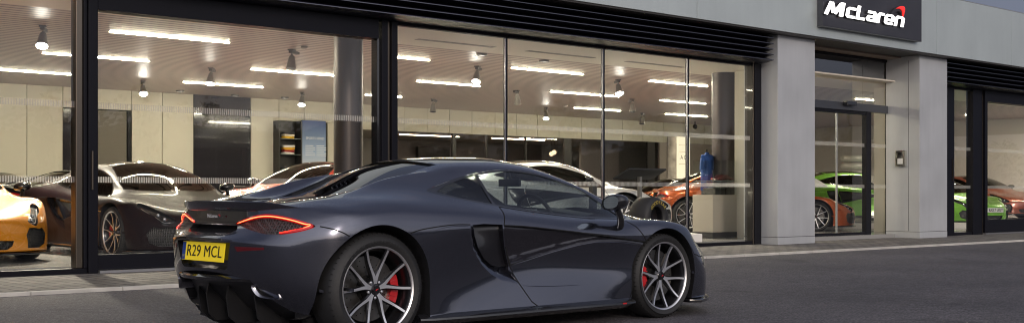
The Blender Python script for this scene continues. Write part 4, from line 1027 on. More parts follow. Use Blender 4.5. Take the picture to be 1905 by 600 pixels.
# ------------------------------------------------------------------ sign on the fascia
sx0, sx1 = X_(1520, YF), X_(1704, YF); sg = empty('shop_sign', ((sx0+sx1)/2, YF-.10, 4.58)); tag(sg, 'dark grey sign with lit white lettering and red swoosh on the fascia over the entrance', 'sign')
def spart(g, name, m, **k): o = g.obj(name, m, sg, **k); o.matrix_parent_inverse = Matrix.Translation(sg.location).inverted(); return o
zs0, zs1 = 4.115, 5.02
spart(G().box((sx0, YF-.13, zs0), (sx1, YF-.004, zs1)), 'sign_panel', mat('sign panel grey', (.075, .075, .088), .38, .55, noise=(2, .1)), smooth=False, bevel=.006)
spart(G().box((sx0+.0, YF-.128, zs0-.012), (sx1-.0, YF-.02, zs0-.001)), 'sign_edge', mat('sign edge', (.2, .2, .2), .3, .8), smooth=False)
LET = mat('lit white letters', (.9, .9, .9), .4, emit=(1, .99, .96), estr=1.15); LETS = mat('letter sides', (.03, .03, .035), .4)
def letters():
    """heavy rounded italic capitals and lower case drawn as strokes"""
    W = .062   # stroke
    def S_(pts, w=W): return ('s', pts, w)
    H, h = .335, .262
    defs = {
     'M': (.43, [S_([(.03, 0), (.10, H*.93)], .07), S_([(.10, H-.032), (.19, .06)], .085), S_([(.20, .05), (.32, H-.032)], .085), S_([(.345, 0), (.345, H)], .08)]),
     'c': (.215, [S_([(.20, h-.03), (.06, h-.03), (.035, h-.055), (.035, .06), (.06, .031), (.20, .031)])]),
     'L': (.215, [S_([(.04, H), (.04, .031), (.20, .031)])]),
     'a': (.235, [S_([(.03, h-.03), (.165, h-.03), (.195, h-.06), (.195, 0)]), S_([(.195, .031), (.06, .031), (.035, .075), (.06, .125), (.195, .125)], .056)]),
     'r': (.165, [S_([(.035, 0), (.035, h-.06), (.06, h-.03), (.155, h-.03)])]),
     'e': (.235, [S_([(.20, .031), (.06, .031), (.035, .06), (.035, h-.06), (.06, h-.03), (.165, h-.03), (.195, h-.06), (.195, .12), (.06, .12)], .056)]),
     'n': (.23, [S_([(.035, 0), (.035, h-.06), (.06, h-.03), (.165, h-.03), (.195, h-.06), (.195, 0)])]),
    }
    out = []; x = 0
    for ch in 'McLaren':
        adv, st = defs[ch]
        for _, pts, w in st: out.append(([(p[0]+x, p[1]) for p in pts], w))
        x += adv+.006
    return out, x
strokes, tw = letters(); lx0 = X_(1534, YF-.2); lx1 = X_(1689, YF-.2); scl = (lx1-lx0)/(tw+.10); zb = 4.325
def stroke_geo(g, pts, w, y0, y1, x0, zb, s_, sh=.16, mi=0, shx=1.0, sz=.80):
    P = [Vector((p[0]*shx, p[1])) for p in pts]; n = len(P); Lf = []; Rt = []
    for i in range(n):
        a = (P[i]-P[i-1]).normalized() if i else (P[1]-P[0]).normalized(); b = (P[i+1]-P[i]).normalized() if i < n-1 else a
        t = (a+b).normalized(); m = Vector((-t.y, t.x)); k = w/2/max(.5, m.dot(Vector((-a.y, a.x)))); Lf.append(P[i]+m*k); Rt.append(P[i]-m*k)
    f = lambda p, y: (x0+(p.x+p.y*sh)*s_, y, zb+p.y*sz)
    vs = [f(p, y0) for p in Lf]+[f(p, y0) for p in Rt]+[f(p, y1) for p in Lf]+[f(p, y1) for p in Rt]
    fs = []
    for i in range(n-1):
        fs += [(i, i+1, n+i+1, n+i), (2*n+i, 3*n+i, 3*n+i+1, 2*n+i+1), (i, 2*n+i, 2*n+i+1, i+1), (n+i, n+i+1, 3*n+i+1, 3*n+i)]
    fs += [(0, n, 3*n, 2*n), (n-1, 3*n-1, 4*n-1, 2*n-1)]
    g.add(vs, fs, mi)
g = G(); gs = G()
for q, (pts, w) in enumerate(strokes):
    e = .0004*(q % 5); stroke_geo(g, pts, w, YF-.205-e, YF-.190-e, lx0, zb, scl); stroke_geo(gs, pts, w*1.0, YF-.189, YF-.131+e, lx0, zb, scl)
spart(g, 'lettering', LET, smooth=False); spart(gs, 'letter_backs', LETS, smooth=False)
def swoosh(k, dx, dz):
    top = smooth_loop([(-.30, -.10), (-.14, .035), (.04, .105), (.19, .12), (.245, .07), (.215, -.04), (.125, -.215)], 6, closed=False); bot = smooth_loop([(.125, -.215), (.13, -.12), (.105, -.03), (.02, .01), (-.10, -.02), (-.30, -.10)], 6, closed=False)
    return [(a*k+dx, b*k+dz) for a, b in top+bot[1:-1]]
cx_, cz_ = X_(1672, YF-.2), 4.635
g = G(); g.prism(swoosh(1.0, cx_, cz_-.01), YF-.19, YF-.132); spart(g, 'emblem_back', LETS, smooth=False)
def sw_red():
    top = smooth_loop([(-.10, .035), (.04, .095), (.18, .108), (.225, .065), (.20, -.03), (.125, -.17)], 6, closed=False); bot = smooth_loop([(.125, -.17), (.145, -.06), (.12, .02), (.03, .05), (-.10, .035)], 6, closed=False)
    return [(a*1.0+cx_, b*1.0+cz_) for a, b in top+bot[1:-1]]
g = G(); g.prism(sw_red(), YF-.21, YF-.191); spart(g, 'emblem', mat('lit red emblem', (.7, .02, .02), .3, 0, .5, emit=(1, .03, .02), estr=.42), smooth=False)

# intercom box on the second pillar's side
g = G(); xi = xp2-.002; iz = 1.72; ic = empty('wall_intercom', (xi, 13.95, iz)); tag(ic, 'small bright metal entry box on the side of the pillar right of the entrance', 'intercom')
yi0 = YP+.30; 
def ipart(g, name, m, **k): o = g.obj(name, m, ic, **k); o.matrix_parent_inverse = Matrix.Translation(ic.location).inverted(); return o
ipart(G().box((xi-.07, yi0, iz-.17), (xi, yi0+.24, iz+.17)), 'box_cover', mat('polished steel', (.72, .70, .62), .16, 1), smooth=False, bevel=.015)
ipart(G().box((xi-.076, yi0+.08, iz+.07), (xi-.068, yi0+.16, iz+.12)), 'screen', BLACKG, smooth=False); ipart(G().box((xi-.078, yi0+.06, iz-.12), (xi-.068, yi0+.18, iz+.0)), 'keypad', mat('keypad', (.75, .75, .72), .4), smooth=False, bevel=.004)
# ------------------------------------------------------------------ ceiling lamps
TUBE = mat('lit tube', (1, .95, .8), .4, emit=(1, .91, .68), estr=205)
tube_list = [((1690, 196), (1745, 201), 'unseen ceiling light strip added behind the right-hand pillar to brighten the end wall'), ((1945, 205), (2010, 212), 'unseen ceiling light strip added beyond the last door post to brighten the far right end'), ((200, 60), (430, 80), 'nearest ceiling light strip, over the dark car by the wide door'), ((78, 99), (278, 115), 'ceiling light strip crossing behind the bronze door post'), ((-90, 124), (140, 140), 'ceiling light strip above the yellow car, farthest left'),  # first two strips are unseen, added to brighten the right-hand end
 ((340, 153), (490, 163), 'ceiling light strip above the black wall panel'), ((465, 129), (622, 141), 'ceiling light strip ending just left of the round column'), ((675, 177), (752, 181), 'short ceiling light strip just right of the round column'),
 ((715, 105), (800, 113), 'ceiling light strip at the left edge of the first fixed window'), ((768, 152), (900, 160), 'ceiling light strip in the first fixed window, above the roof of the graphite car'), ((948, 127), (1088, 139), 'ceiling light strip nearest the glass in the second fixed window'),
 ((1017, 171), (1160, 180), 'ceiling light strip crossing the mullion, middle of three rows'), ((1062, 201), (1160, 206), 'ceiling light strip crossing the mullion, deepest row'), ((1205, 151), (1318, 161), 'ceiling light strip left of the right-hand column, upper row'),
 ((1222, 187), (1318, 193), 'ceiling light strip left of the right-hand column, middle row'), ((1235, 212), (1318, 217), 'ceiling light strip left of the right-hand column, lowest row'), ((1588, 184), (1650, 189), 'ceiling light strip seen through the fanlight over the entrance'),
 ((1790, 214), (1830, 216), 'ceiling light strip seen in the narrow window right of the entrance')]
for (a, b), (c, d), lab in tube_list:
    xa, ya = at_z(a, b, ZC-.01); xb, yb = at_z(c, d, ZC-.01); y = (ya+yb)/2; L = max(.8, min(3.6, xb-xa)); xm = (xa+xb)/2
    t = empty('ceiling_light', (xm, y, ZC)); tag(t, lab, 'ceiling light', 'light strips let into the slatted ceiling')
    g = G(); g.box((-L/2, -.032, -.006), (L/2, .032, .004)); g.obj('trim', mat('lamp trim', (.3, .28, .25), .4), t, smooth=False)
    g = G(); g.prism([(-L/2+.02, -.003), (-L/2+.25, -.015), (L/2-.25, -.015), (L/2-.02, -.003), (L/2-.02, .003), (L/2-.25, .015), (-L/2+.25, .015), (-L/2+.02, .003)], -.014, -.007, 0, 'z'); g.obj('diffuser', TUBE, t, smooth=False)
# round downlights
SPOTLIT = mat('lit lens', (1, .97, .9), .4, emit=(1, .95, .84), estr=60)
for u, v, lab in ((335, 170, 'small downlight above the joint of the cream panels'), (437, 178, 'small downlight above the black wall panel'), (530, 182, 'small downlight above the shelf recess'), (896, 102, 'small round downlight in the ceiling of the first fixed window'), (1012, 114, 'small round downlight in the second fixed window')):
    x, y = at_z(u, v, ZC-.02); t = empty('downlight', (x, y, ZC-.001)); tag(t, lab, 'downlight', 'round downlights in the ceiling')
    g = G(); g.lathe([(.05, 0), (.10, 0), (.095, -.03), (.07, -.035), (.05, -.012)], 20, 0, None, cap=False, closed=True); g.obj('bezel', mat('bezel', (.2, .19, .18), .4, .5), t)
    g = G(); g.lathe([(.001, -.014), (.066, -.014)], 16, 0, None, cap=False); g.obj('lens', SPOTLIT, t)
for u, v, lab in ((566, 88, 'round smoke detector on the ceiling left of the round column'), (1052, 197, 'round smoke detector on the ceiling behind the mullion')):
    x, y = at_z(u, v, ZC-.02); g = G(); g.lathe([(.001, -.05), (.03, -.05), (.055, -.035), (.06, 0)], 20, 0, None, cap=False); o = g.obj('smoke_detector', mat('detector grey', (.35, .33, .31), .5)); o.location = (x, y, ZC-.001); tag(o, lab, 'smoke detector')
# track spots: mount, arm, conical head
HEADM = mat('spot head grey', (.30, .28, .25), .4, .5)
def make_spot():
    t = empty('spotlight'); g = G(); g.box((-.06, -.03, -.065), (.22, .03, -.02)); g.box((-.06, -.05, -.02), (.06, .05, -.0005)); g.obj('mount', mat('spot mount', (.10, .085, .07), .5), t, smooth=False, bevel=.004)
    g = G(); g.tube([(0, 0, -.06), (0, 0, -.12)], .018, 8); g.obj('arm', HEADM, t)
    g = G(); g.lathe([(.001, .02), (.042, .02), (.050, 0), (.085, -.20), (.088, -.205), (.080, -.205), (.078, -.19), (.06, -.16)], 24, 0, None, cap=False); h = g.obj('lamp_head', HEADM, t); h.location = (0, 0, -.13)
    g = G(); g.lathe([(.001, -.207), (.081, -.203)], 20, 0, None, cap=False); l = g.obj('lens', SPOTLIT, h); return t
spot0 = make_spot(); pool = [spot0]+[copy_tree(spot0) for _ in range(12)]; UNLIT = mat('unlit lens', (.05, .05, .05), .2)
for u, v, tilt, az, lit, lab in ((80, 48, 30, 60, 1, 'lit spotlight at the far left, above the yellow car'), (266, 150, 36, 70, 1, 'lit spotlight left of the dark car\'s roof, tilted to the left'), (393, 126, 22, 45, 1, 'lit spotlight hanging straight down in front of the black wall panel'),
    (543, 92, 10, 30, 0, 'unlit cone spotlight left of the round column'), (562, 171, 26, 50, 1, 'lit spotlight directly above the clothes shelves'), (888, 123, 30, 35, 1, 'lit spotlight in the first fixed window, nearest the glass'), (806, 184, 10, 30, 0, 'small unlit spotlight low in the first fixed window'),
    (962, 168, 15, 210, 0, 'unlit spotlight just right of the first mullion'), (1016, 200, 26, 45, 1, 'small lit spotlight in the second fixed window'), (1150, 148, 30, 60, 1, 'lit spotlight right of the second mullion'), (1176, 184, 14, 60, 0, 'unlit spotlight below and right of a lit one in the third window'), (1195, 210, 10, 30, 0, 'smallest unlit spotlight in the third window'),
    (1372, 165, 10, 40, 0, 'unlit spotlight right of the right-hand column')):
    o = pool.pop(0)
    x, y = at_z(u, v, ZC); o.location = (x, y, ZC-.001); o.rotation_euler = (0, 0, R(az)); tag(o, lab, 'spotlight', 'cone spotlights under the ceiling')
    h = [c for c in o.children if c.name.startswith('lamp_head')][0]; h.rotation_euler = (0, R(tilt), 0)
    ln = h.children[0]
    if not lit: ln.material_slots[0].link = 'OBJECT'; ln.material_slots[0].material = UNLIT
    else:
        ld = bpy.data.lights.new('spot_beam', 'SPOT'); ld.energy = 800; ld.spot_size = R(100); ld.spot_blend = .7; ld.shadow_soft_size = .07; ld.color = (1, .90, .72)
        lo = bpy.data.objects.new('lamp_beam', ld); COL.objects.link(lo); lo.parent = h; lo.location = (0, 0, -.22)

# ------------------------------------------------------------------ things inside the showroom
def sub(g, name, m, p, **k): return g.obj(name, m, p, **k)
# shelf unit with folded clothes, in the recess
x0, x1 = X_(521, YB-.3), X_(560, YB-.3); shelf = empty('shelf_unit', (x0, YB-.3, 0)); tag(shelf, 'tall dark shelf unit with glass shelves in the recess beside the blue poster', 'shelf unit')
g = G(); W = x1-x0; g.box((0, .28, ZFL), (W, .30, 2.84)); g.box((-.02, 0, ZFL), (0, .30, 2.84)); g.box((W, 0, ZFL), (W+.04, .30, 2.84)); sub(g, 'carcass', mat('shelf carcass', (.02, .019, .02), .4), shelf, smooth=False)
zsh = [at_y(540, v, YB-.15)[1] for v in (318, 287, 258)]
for z in zsh: sub(G().box((.0, .0, z-.012), (W, .27, z)), 'shelf', mat('shelf glass', (.25, .30, .30), .15, .2), shelf, smooth=False)
cl = [((.75, .45, .03), (.7, .62, .5), (.04, .04, .05)), ((.78, .76, .72), (.35, .03, .04), (.75, .40, .03), (.7, .68, .64)), ((.6, .6, .58), (.1, .1, .12))]
labs = ['pile of folded yellow and grey clothes on the topmost shelf', 'pile of folded white, red and orange shirts on the middle shelf', 'crumpled white garment on the lowest visible shelf']
for k, (z, cs_, lab) in enumerate(zip(zsh[::-1], cl, labs)):
    t = empty('clothes_pile', (x0+W*.5, YB-.17, z+.001)); tag(t, lab, 'clothes', 'folded clothes on the shelves'); zz = 0
    for q, c in enumerate(cs_):
        g = G(); hh = .055; n = 14; ring = []
        for zf, s_ in ((0, .92), (.012, 1.0), (hh-.012, 1.0), (hh, .9)):
            ring.append([Vector((s_*(.17+.012*math.sin(3*a+q))*math.copysign(abs(math.cos(a))**.5, math.cos(a)), s_*.10*math.copysign(abs(math.sin(a))**.5, math.sin(a)), zz+zf+.006*math.sin(2*a+q))) for a in [2*math.pi*i/n for i in range(n)]])
        g.add([p for r_ in ring for p in r_], [(j*n+i, j*n+(i+1) % n, (j+1)*n+(i+1) % n, (j+1)*n+i) for j in range(3) for i in range(n)]+[tuple(range(n))[::-1], tuple(3*n+i for i in range(n))])
        sub(g, 'folded_shirt', mat('cloth %.2f %.2f %.2f' % c, c, .85), t); zz += hh+.004
# poster
x0, x1 = X_(562, YB-.12), X_(606, YB-.12); zt = at_y(580, 224, YB-.12)[1]; po = empty('wall_poster', (x0, YB-.12, 0)); tag(po, 'tall blue to white poster of an orange car before mountains, by the clothes shelves', 'poster')
pm = mat('poster print', (.5, .5, .5), .5); nt = pm.node_tree; b = nt.nodes['Principled BSDF']; tc = nt.nodes.new('ShaderNodeTexCoord'); sp = nt.nodes.new('ShaderNodeSeparateXYZ'); rp = nt.nodes.new('ShaderNodeValToRGB')
mr = nt.nodes.new('ShaderNodeMapRange'); mr.inputs['From Min'].default_value = 1.2; mr.inputs['From Max'].default_value = zt; nt.links.new(tc.outputs['Object'], sp.inputs[0]); nt.links.new(sp.outputs['Z'], mr.inputs['Value']); nt.links.new(mr.outputs[0], rp.inputs[0]); nt.links.new(rp.outputs[0], b.inputs['Base Color'])
e = rp.color_ramp.elements; e[0].position = .1; e[0].color = (.8, .8, .78, 1); e[1].position = 1; e[1].color = (.03, .07, .24, 1); q = e.new(.5); q.color = (.35, .48, .72, 1)
W = x1-x0; sub(G().box((0, 0, ZFL+.3), (W, .04, zt)), 'print', pm, po, smooth=False)
g = G()
mt = [(0, 1.30), (0, 1.52), (.10, 1.60), (.25, 1.56), (.38, 1.50), (.50, 1.52), (.62, 1.62), (W-.06, 1.66), (W, 1.60), (W, 1.30)]; mt = [(min(a, W), b_) for a, b_ in mt]
g.prism(mt, -.004, -.001); sub(g, 'printed_mountains', mat('print mountains', (.07, .08, .13), .5), po, smooth=False)
g = G(); g.prism([(.05, 1.18), (.04, 1.32), (.2, 1.37), (.32, 1.47), (.52, 1.48), (.62, 1.40), (.74, 1.36), (.80, 1.28), (.80, 1.18)], -.008, -.0045); sub(g, 'printed_car', mat('print car', (.72, .30, .10), .5), po, smooth=False)
g = G(); g.prism([(.24, 1.38), (.34, 1.46), (.50, 1.47), (.57, 1.40)], -.011, -.0085); sub(g, 'printed_car_glass', mat('print glass', (.10, .13, .2), .5), po, smooth=False)
g = G(); vs, fs = text_geo('SPORTS SERIES', .088); g.add([(x+.40, -.003, z+2.42) for x, y, z in vs], fs)
for k in range(6):
    for c in (0, 1): g.box((.10+c*.34, -.004, 2.22-k*.05), (.10+c*.34+(.30 if k % 3 else .24), -.002, 2.235-k*.05))
sub(g, 'print_text', mat('print white', (.8, .82, .85), .5), po, smooth=False)
# second poster and lit display panel at the right-hand back
for u0, u1, v0, lab, c in ((1243, 1257, 254, 'narrow dark to white photo poster left of the lit panel', (.42, .38, .37)), ):
    a, b_ = X_(u0, YB-.05), X_(u1, YB-.05); zt = at_y(u0, v0, YB-.05)[1]; g = G(); g.box((a, YB-.05, ZFL+.5), (b_, YB-.012, zt)); o = g.obj('wall_poster', mat('poster two', c, .5, noise=(2, .6)), smooth=False); tag(o, lab, 'poster')
a, b_ = X_(1262, YB-.3), X_(1283, YB-.3); zt = at_y(1262, 254, YB-.3)[1]; t = empty('lit_panel', (a, YB-.3, 0)); tag(t, 'tall lit white display panel with black characters and small shelves, behind the orange car', 'display panel')
W = b_-a; sub(G().box((0, 0, ZFL), (W, .08, zt)), 'panel', mat('lit panel', (.8, .75, .6), .5, emit=(1, .9, .65), estr=.55), t, smooth=False)
g = G(); vs, fs = text_geo('A 00', .20); g.add([(x+W*.5, -.004, z+zt-.70) for x, y, z in vs], fs); sub(g, 'characters', INK, t, smooth=False)
for z in (.28, .5, .92): sub(G().box((.03, -.012, zt-z-.01), (W-.03, -.001, zt-z)), 'shelf', mat('shelf tone', (.4, .33, .22), .5), t, smooth=False)
# display cabinet by the right-hand column, glass case on plinth
a = X_(1326, 15.0); b_ = X_(1362, 15.0); zpl = at_y(1340, 362, 15.0)[1]; zcs = at_y(1340, 298, 15.0)[1]
t = empty('display_cabinet', (a, 15.0, ZFL)); tag(t, 'beige plinth with a glass display case holding small scale models, by the right-hand column', 'display cabinet'); W = .86; D = .5
sub(G().box((0, 0, .12), (W, D, zpl-ZFL)), 'plinth', mat('plinth beige', (.42, .385, .33), .5), t, smooth=False, bevel=.005); sub(G().box((-.01, -.01, 0), (W+.01, D+.01, .118)), 'skirting', mat('skirting dark', (.04, .04, .042), .4), t, smooth=False)
g = G(); z0, z1 = zpl-ZFL+.001, zcs-ZFL
for q in ([(0, 0), (W, 0)], [(W, 0), (W, D)], [(W, D), (0, D)], [(0, D), (0, 0)]):
    (xa, ya), (xb, yb) = q; g.add([(xa, ya, z0), (xb, yb, z0), (xb, yb, z1), (xa, ya, z1)], [(0, 1, 2, 3)])
g.add([(0, 0, z1), (W, 0, z1), (W, D, z1), (0, D, z1)], [(0, 1, 2, 3)]); sub(g, 'glass_case', glass_mat('case glass', (.92, .94, .93), 1.2, 1.5), t, smooth=False, fix=False)
sub(G().box((.0, .0, z0+.26), (W, D, z0+.27)), 'case_shelf', mat('case shelf', (.3, .34, .34), .2), t, smooth=False)
for q, (xx, zz, col, nm) in enumerate(((.35, z0+.272, (.10, .015, .02), 'dark red toy car on the upper shelf of the glass display case'), (.55, z0+.002, (.012, .012, .014), 'black boxed goods on the floor of the glass display case'))):
    g = G()
    if q == 0: g.prism([(0, .02), (.02, .06), (.12, .075), (.18, .12), (.30, .12), (.38, .075), (.48, .065), (.50, .02)], -.10, .10); [g.lathe([(.03, -.02), (.03, .02)], 12, 0, Matrix.Translation((wx, wy, .03)) @ Matrix.Rotation(R(90), 4, 'X')) for wx in (.10, .40) for wy in (-.09, .09)]
    else: g.box((-.35, -.15, 0), (-.05, .15, .13)); g.box((0, -.12, 0), (.14, .12, .17)); g.box((.17, -.1, 0), (.27, .1, .10))
    o = g.obj('model_car' if q == 0 else 'boxed_goods', mat('goods %d' % q, col, .3, 0, .6), bevel=.006); o.location = (a+xx, 15.25, ZFL+zz); tag(o, nm, 'toy car' if q == 0 else 'boxes')
# low white podium under the orange car and dark skirting block
# clothes stand with the blue shirt and dark trousers
u = 1315; a = X_(u, 15.6); zt = at_y(u, 283, 15.6)[1]; t = empty('clothes_stand', (a, 15.6, ZFL)); tag(t, 'slim clothes stand wearing a blue shirt over dark trousers, left of the right-hand column', 'clothes stand')
H_ = zt-ZFL; g = G(); g.tube([(0, 0, 0), (0, 0, H_+.06)], .014, 8); g.lathe([(.2, 0), (.2, .015), (.02, .03)], 20, 0, None); sub(g, 'stand', mat('stand metal', (.06, .06, .06), .3, .8), t)
def garment(prof, m, nm, par):
    g = G(); n = 20; vs = []
    for z, rx, ry in prof:
        for i in range(n):
            w_ = 2*math.pi*i/n; f = 1+.05*math.sin(5*w_+z*7); vs.append((rx*f*math.cos(w_), ry*f*math.sin(w_), z))
    g.add(vs, [(j*n+i, j*n+(i+1) % n, (j+1)*n+(i+1) % n, (j+1)*n+i) for j in range(len(prof)-1) for i in range(n)]); return g
BLUE = mat('blue shirt', (.015, .06, .24), .85); DKCL = mat('dark trousers', (.03, .03, .05), .85)
g = garment([(H_, .035, .035), (H_-.04, .045, .05), (H_-.055, .15, .07), (H_-.09, .165, .09), (H_-.22, .12, .12), (H_-.45, .115, .12), (H_-.75, .125, .13), (H_-.76, .12, .12)], BLUE, '', t)
for s_ in (-1, 1): g.tube([(s_*.10, 0, H_-.10), (s_*.15, -.02, H_-.22), (s_*.17, -.03, H_-.36)], [.055, .06, .055], 10)
sub(g, 'shirt', BLUE, t); g = garment([(H_-.72, .11, .11), (H_-.9, .11, .12), (H_-1.25, .10, .10), (H_-1.26, .09, .09)], DKCL, '', t); sub(g, 'trousers', DKCL, t)
# tablet lecterns
def lectern(u, d, vtop, ang, lab, col, w_=.62, thick=.03):
    x, y = xy_depth(u, d); z = CH-(vtop-HZ)/FPX*d
    t = empty('info_stand', (x, y, ZFL), ang); tag(t, lab, 'information stand', 'information stands beside the cars')
    g = G(); g.box((-.03, -.03, .02), (.03, .03, z-ZFL-.06)); g.box((-.2, -.2, 0), (.2, .2, .02)); sub(g, 'post', mat('stand post', (.28, .27, .26), .35, .6), t, smooth=False)
    M = Matrix.Translation((0, 0, z-ZFL)) @ Matrix.Rotation(R(24), 4, 'X'); sub(G().box((-w_/2, -.21, -thick), (w_/2, .21, 0), 0, M), 'tray', mat('tray %.2f' % col[0], col, .7, spec=.2), t, smooth=False, bevel=.004)
    sub(G().box((-w_/2+.04, -.18, .001), (w_/2-.04, .18, .006), 0, M), 'sheet', mat('sheet %.2f' % col[0], tuple(min(.8, c*1.1) for c in col), .75, spec=.2), t, smooth=False); return t
lectern(1190, 21.6, 322, R(178), 'dark tilted information stand beside the white car', (.035, .035, .04), .95)
lectern(1636, 28.6, 333, R(-10), 'white information stand on a thin post in the side light of the entrance', (.72, .72, .70), .75)
lectern(1511, 27.4, 338, R(-10), 'white information stand half hidden behind the left-hand pillar', (.70, .71, .70), .6)
x, y = xy_depth(1103, 21.0); t = empty('barrier_post', (x, y, ZFL)); tag(t, 'short dark post standing before the white car', 'post'); sub(G().box((-.05, -.05, .01), (.05, .05, 1.02)), 'post', mat('barrier dark', (.05, .05, .055), .4), t, smooth=False, bevel=.005); sub(G().lathe([(.16, 0), (.16, .012), (.05, .02)], 20), 'foot', MATS['barrier dark'], t)
# loose racing tyre with lettering
d = 18.7; x, y = xy_depth(1206, d); tz = ZFL+.31; zc_ = CH-(404-HZ)/FPX*d
t = empty('racing_tyre', (x, y, ZFL)); tag(t, 'big slick racing tyre with yellow sidewall lettering on a low stand before the white car', 'tyre')
Mt = Matrix.Translation((0, 0, zc_-ZFL)) @ Matrix.Rotation(R(8), 4, 'Z') @ Matrix.Rotation(R(90), 4, 'X'); Rt = .31
g = G(); g.lathe([(.17, .15), (.19, .17), (.24, .185), (.28, .17), (Rt, .13), (Rt+.004, 0), (Rt, -.13), (.28, -.17), (.19, -.17), (.17, -.15)], 56, 0, Mt, closed=True); sub(g, 'casing', RUBBER, t)
g = G(); g.lathe([(.169, .13), (.165, 0), (.169, -.13)], 40, 0, Mt, cap=False); g.lathe([(.001, .02), (.165, .05)], 40, 0, Mt, cap=False); sub(g, 'rim', DARKALLOY, t)
g = G(); ring_text(g, 'GOODYEAR', .232, .072, R(140), Mt, .188, R(14)); sub(g, 'tyre_lettering', mat('yellow lettering', (.55, .42, .06), .6), t, smooth=False)
g = G(); g.box((-.22, -.2, 0), (.22, .2, max(.05, zc_-ZFL-Rt+.02))); sub(g, 'stand_block', mat('block white', (.6, .59, .57), .5), t, smooth=False, bevel=.01)
# stack of pale tyres, office chairs, camera, pendants
x, y = xy_depth(1590, 38.0); zt = CH+(362-292)/FPX*38
t = empty('tyre_stack', (x, y, ZFL)); tag(t, 'tall stack of pale ringed discs behind the green car', 'tyre stack')
for k in range(9): g = G(); g.lathe([(.18, .01), (.40, .0), (.44, .06), (.44, .13), (.40, .19), (.18, .18)], 32, 0, Matrix.Translation((0, 0, k*.232)), closed=True); sub(g, 'ring', mat('pale ring', (.6, .58, .56), .35, .3), t)
def chair(u, d, lab, rz):
    x, y = xy_depth(u, d); t = empty('office_chair', (x, y, ZFL), rz); tag(t, lab, 'chair', 'office chairs in the showroom')
    sub(G().box((-.24, -.24, .42), (.24, .24, .49)), 'seat', LEATHER, t, bevel=.03); g = G(); g.box((-.24, .22, .55), (.24, .27, 1.02)); sub(g, 'backrest', LEATHER, t, bevel=.03)
    g = G(); g.tube([(0, 0, .42), (0, 0, .10)], .03, 8); [g.tube([(0, 0, .10), (.28*math.cos(R(72*k)), .28*math.sin(R(72*k)), .05)], .02, 6) for k in range(5)]; g.tube([(0, .2, .45), (0, .27, .7)], .02, 6); sub(g, 'base', CHROME, t)
    for s_ in (-1, 1): sub(G().tube([(s_*.26, -.1, .45), (s_*.28, -.1, .66), (s_*.28, .15, .66)], .015, 6), 'armrest', CHROME, t)
chair(447, 25.0, 'black office chair before the black wall panel', R(170)); chair(1092, 33, 'black office chair just left of the second mullion', R(150)); chair(1135, 33, 'black office chair just right of the second mullion', R(200))
x, y = at_z(1293, 226, ZC); t = empty('security_camera', (x, y, ZC)); tag(t, 'small black security camera hanging from the ceiling left of the right-hand column', 'camera')
sub(G().tube([(0, 0, 0), (0, 0, -.12)], .02, 8), 'bracket', BLACKG, t); sub(G().sphere((0, 0, -.17), .085, 8), 'housing', BLACKG, t)
for u, v, lab in ((1026, 286, 'left globe lamp glowing in the dark room'), (1031, 283, 'middle globe lamp glowing in the dark room'), (1052, 287, 'right globe lamp glowing in the dark room')):
    x, z = at_y(u, v, YB+1.5); t = empty('globe_lamp', (x, YB+1.5, z)); tag(t, lab, 'lamp', 'globe lamps in the glazed room'); sub(G().sphere((0, 0, 0), .075, 8), 'globe', mat('globe glow', (1, .8, .6), .4, emit=(1, .72, .42), estr=1.6), t); sub(G().tube([(0, 0, .07), (0, 0, 2.70-z)], .006, 6), 'cord', BLACKG, t)
# lamps over the glazed rooms (seen through the smoked screen)
for u, lab in ((800, 'ceiling light strip inside the dark room behind the first fixed window'), (965, 'ceiling light strip inside the dark room behind the first mullion')):
    a = X_(u, YB+1.4); t = empty('ceiling_light', (a, YB+1.4, 2.715)); tag(t, lab, 'ceiling light', 'light strips in the glazed rooms'); sub(G().box((-1.1, -.04, -.012), (1.1, .04, 0)), 'diffuser', mat('lit room tube', (1, .9, .7), .4, emit=(1, .85, .6), estr=40), t, smooth=False)

# ------------------------------------------------------------------ the cars
CX0, CY0 = 4.4445, 7.13
HERO.location = (CX0, CY0, 0)
tag(HERO, 'graphite grey coupe parked on the asphalt outside, tail lamps lit red', 'car')
SHOWGLASS = glass_mat('showroom car glass', (.12, .11, .12), 1.0, 1.45)
def recolour(root, paint_m, extra=None):
    for o in root.children_recursive:
        if o.type != 'MESH': continue
        for sl in o.material_slots:
            m = sl.material
            new = paint_m if m == PAINT else REDGLASS if m in (TAILGLOW, TAILCORE) else SHOWGLASS if m == CARGLASS else (extra or {}).get(m.name)
            if new and new != m: sl.link = 'OBJECT'; sl.material = new
def showcar(x, y, ang, paint_m, lab, s=1.08, z=ZFL, extra=None, keep_rear=True):
    c = copy_tree(HERO); c.location = (x, y, z); c.rotation_euler = (0, 0, R(ang)); c.scale = (s, s, s)
    tag(c, lab, 'car', 'cars shown inside the showroom'); recolour(c, paint_m, extra)
    return c
def origin_for(px, py, lx, ll, ang, s=1.08):       # world (px,py) is local (lx, l): give the origin
    a = R(ang); vx, vy = lx*s, -ll*s; return px-(vx*math.cos(a)-vy*math.sin(a)), py-(vx*math.sin(a)+vy*math.cos(a))
P_Y = paint('amber yellow paint', (.72, .27, .012), .25, .30); P_AUB = paint('dark aubergine paint', (.012, .006, .008), 0, .42); P_BLK = paint('black paint', (.012, .012, .018), .3, .25); P_SIL = paint('slate paint', (.09, .10, .12), .6, .28)
P_RED = paint('red paint', (.62, .05, .02), .2, .30); P_WHT = paint('white paint', (.75, .75, .72), 0, .35, False); P_ORG = paint('orange paint', (.72, .16, .02), .3, .30); P_COP = paint('copper paint', (.45, .09, .02), .45, .30)
P_GRN = paint('green paint', (.22, .55, .06), .25, .32); P_SAL = paint('salmon paint', (.30, .075, .045), .4, .32)
